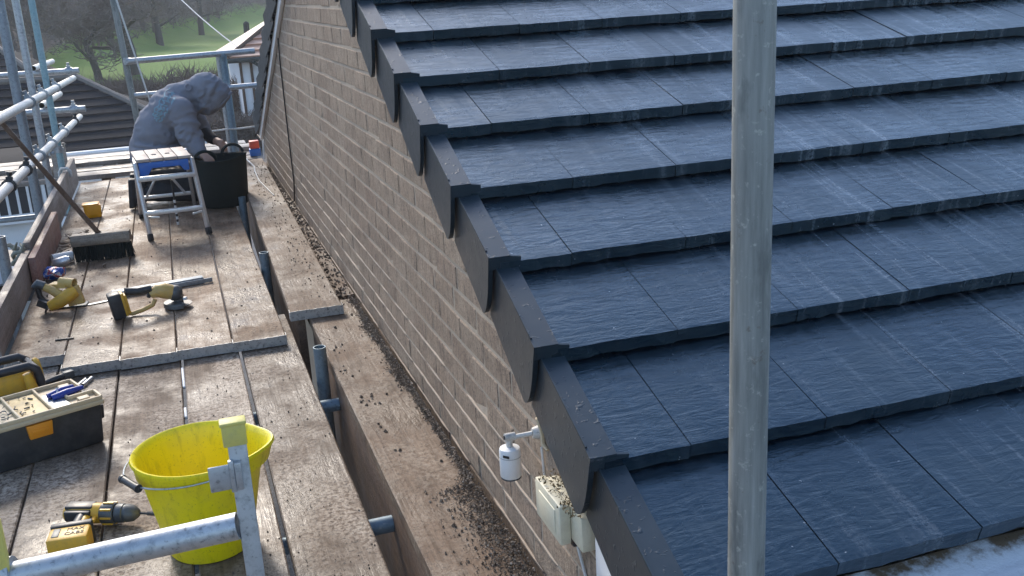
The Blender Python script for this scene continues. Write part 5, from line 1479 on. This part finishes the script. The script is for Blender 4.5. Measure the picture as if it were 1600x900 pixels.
for k in 'nf':
    a = J[k+'an']; c = MB()
    capsule(c, a + Vector((-.035, 0, .075)), a + Vector((-.05, 0, -.045)), .047, .044); capsule(c, a + Vector((-.02, 0, .0)), a + Vector((-.05, 0, -.01)), .055, .05); c.box(a + Vector((-.098, 0, .012)), (.034, .094, .20), (0, R(6), 0))
    remesh('boot', c, .009, bt_m, Mn, 3, .5)
    if k == 'f':
        w0 = J['fel'].lerp(J['fwr'], .25)
        c = MB(); capsule(c, w0, J['fwr'], .050, .036); c.build('cuff', gl_m, Mn)
# cyan print on the back of the sweatshirt, laid on the cloth
from mathutils.bvhtree import BVHTree
bv = BVHTree.FromPolygons([v.co for v in hoodie.data.vertices], [tuple(f.vertices) for f in hoodie.data.polygons])
cy = plain('cyan_print', (0.22, 0.35, 0.40), 0.8, 0, 0.5, (0.2, 0.24, 0.29), 60)
m = MB(); rg = random.Random(3)
O, U, V = Vector((-.085, 6.6, .70)), Vector((.62, 0, .78)), Vector((.78, 0, -.62))
dirn = Vector((.05, 1, -.02)).normalized()
strokes = []
for r, (u0, u1, v0) in enumerate(((-.10, .11, -.035), (-.115, .02, -.012), (-.12, -.01, .010), (-.115, .0, .032), (.03, .10, .0), (.035, .085, .03))):
    strokes.append([(u0 + (u1-u0)*t/14, v0 + .007*math.sin(t*1.5 + r*1.3)) for t in range(15)])
for k in range(7):
    u0 = -.10 + .03*k; strokes.append([(u0 + .004*t, -.03 + .012*t) for t in range(5)])
for st in strokes:
    L = []
    for (u, v) in st:
        hit = bv.ray_cast(O + U*u + V*v, dirn)
        if hit[0] is None: L.append(None); continue
        L.append((hit[0] + hit[1]*.0020, hit[1]))
    for a, b2 in zip(L, L[1:]):
        if a is None or b2 is None or (a[0]-b2[0]).length > .05: continue
        tdir = (b2[0]-a[0]).normalized(); wv = tdir.cross(a[1]).normalized()*.0048
        m.quad(a[0]-wv, b2[0]-wv, b2[0]+wv, a[0]+wv)
m.build('back_print', cy, hoodie, smooth=0)

# ================================================================== hazy air
hz = NT('thin_haze'); hz.t.nodes.remove(hz.b)
pv = hz.n('ShaderNodeVolumePrincipled'); pv.inputs['Density'].default_value = 0.0013; pv.inputs['Color'].default_value = (0.92, 0.95, 1.0, 1); pv.inputs['Anisotropy'].default_value = 0.35
hz.t.links.new(pv.outputs[0], hz.out.inputs['Volume'])
m = MB(); m.bb(-960, 960, -960, 960, -8.0, 42.0)
hzo = m.build('haze', hz.m, None, smooth=0)
tag(hzo, 'thin pale haze in the air over the whole place', 'haze', kind='stuff')
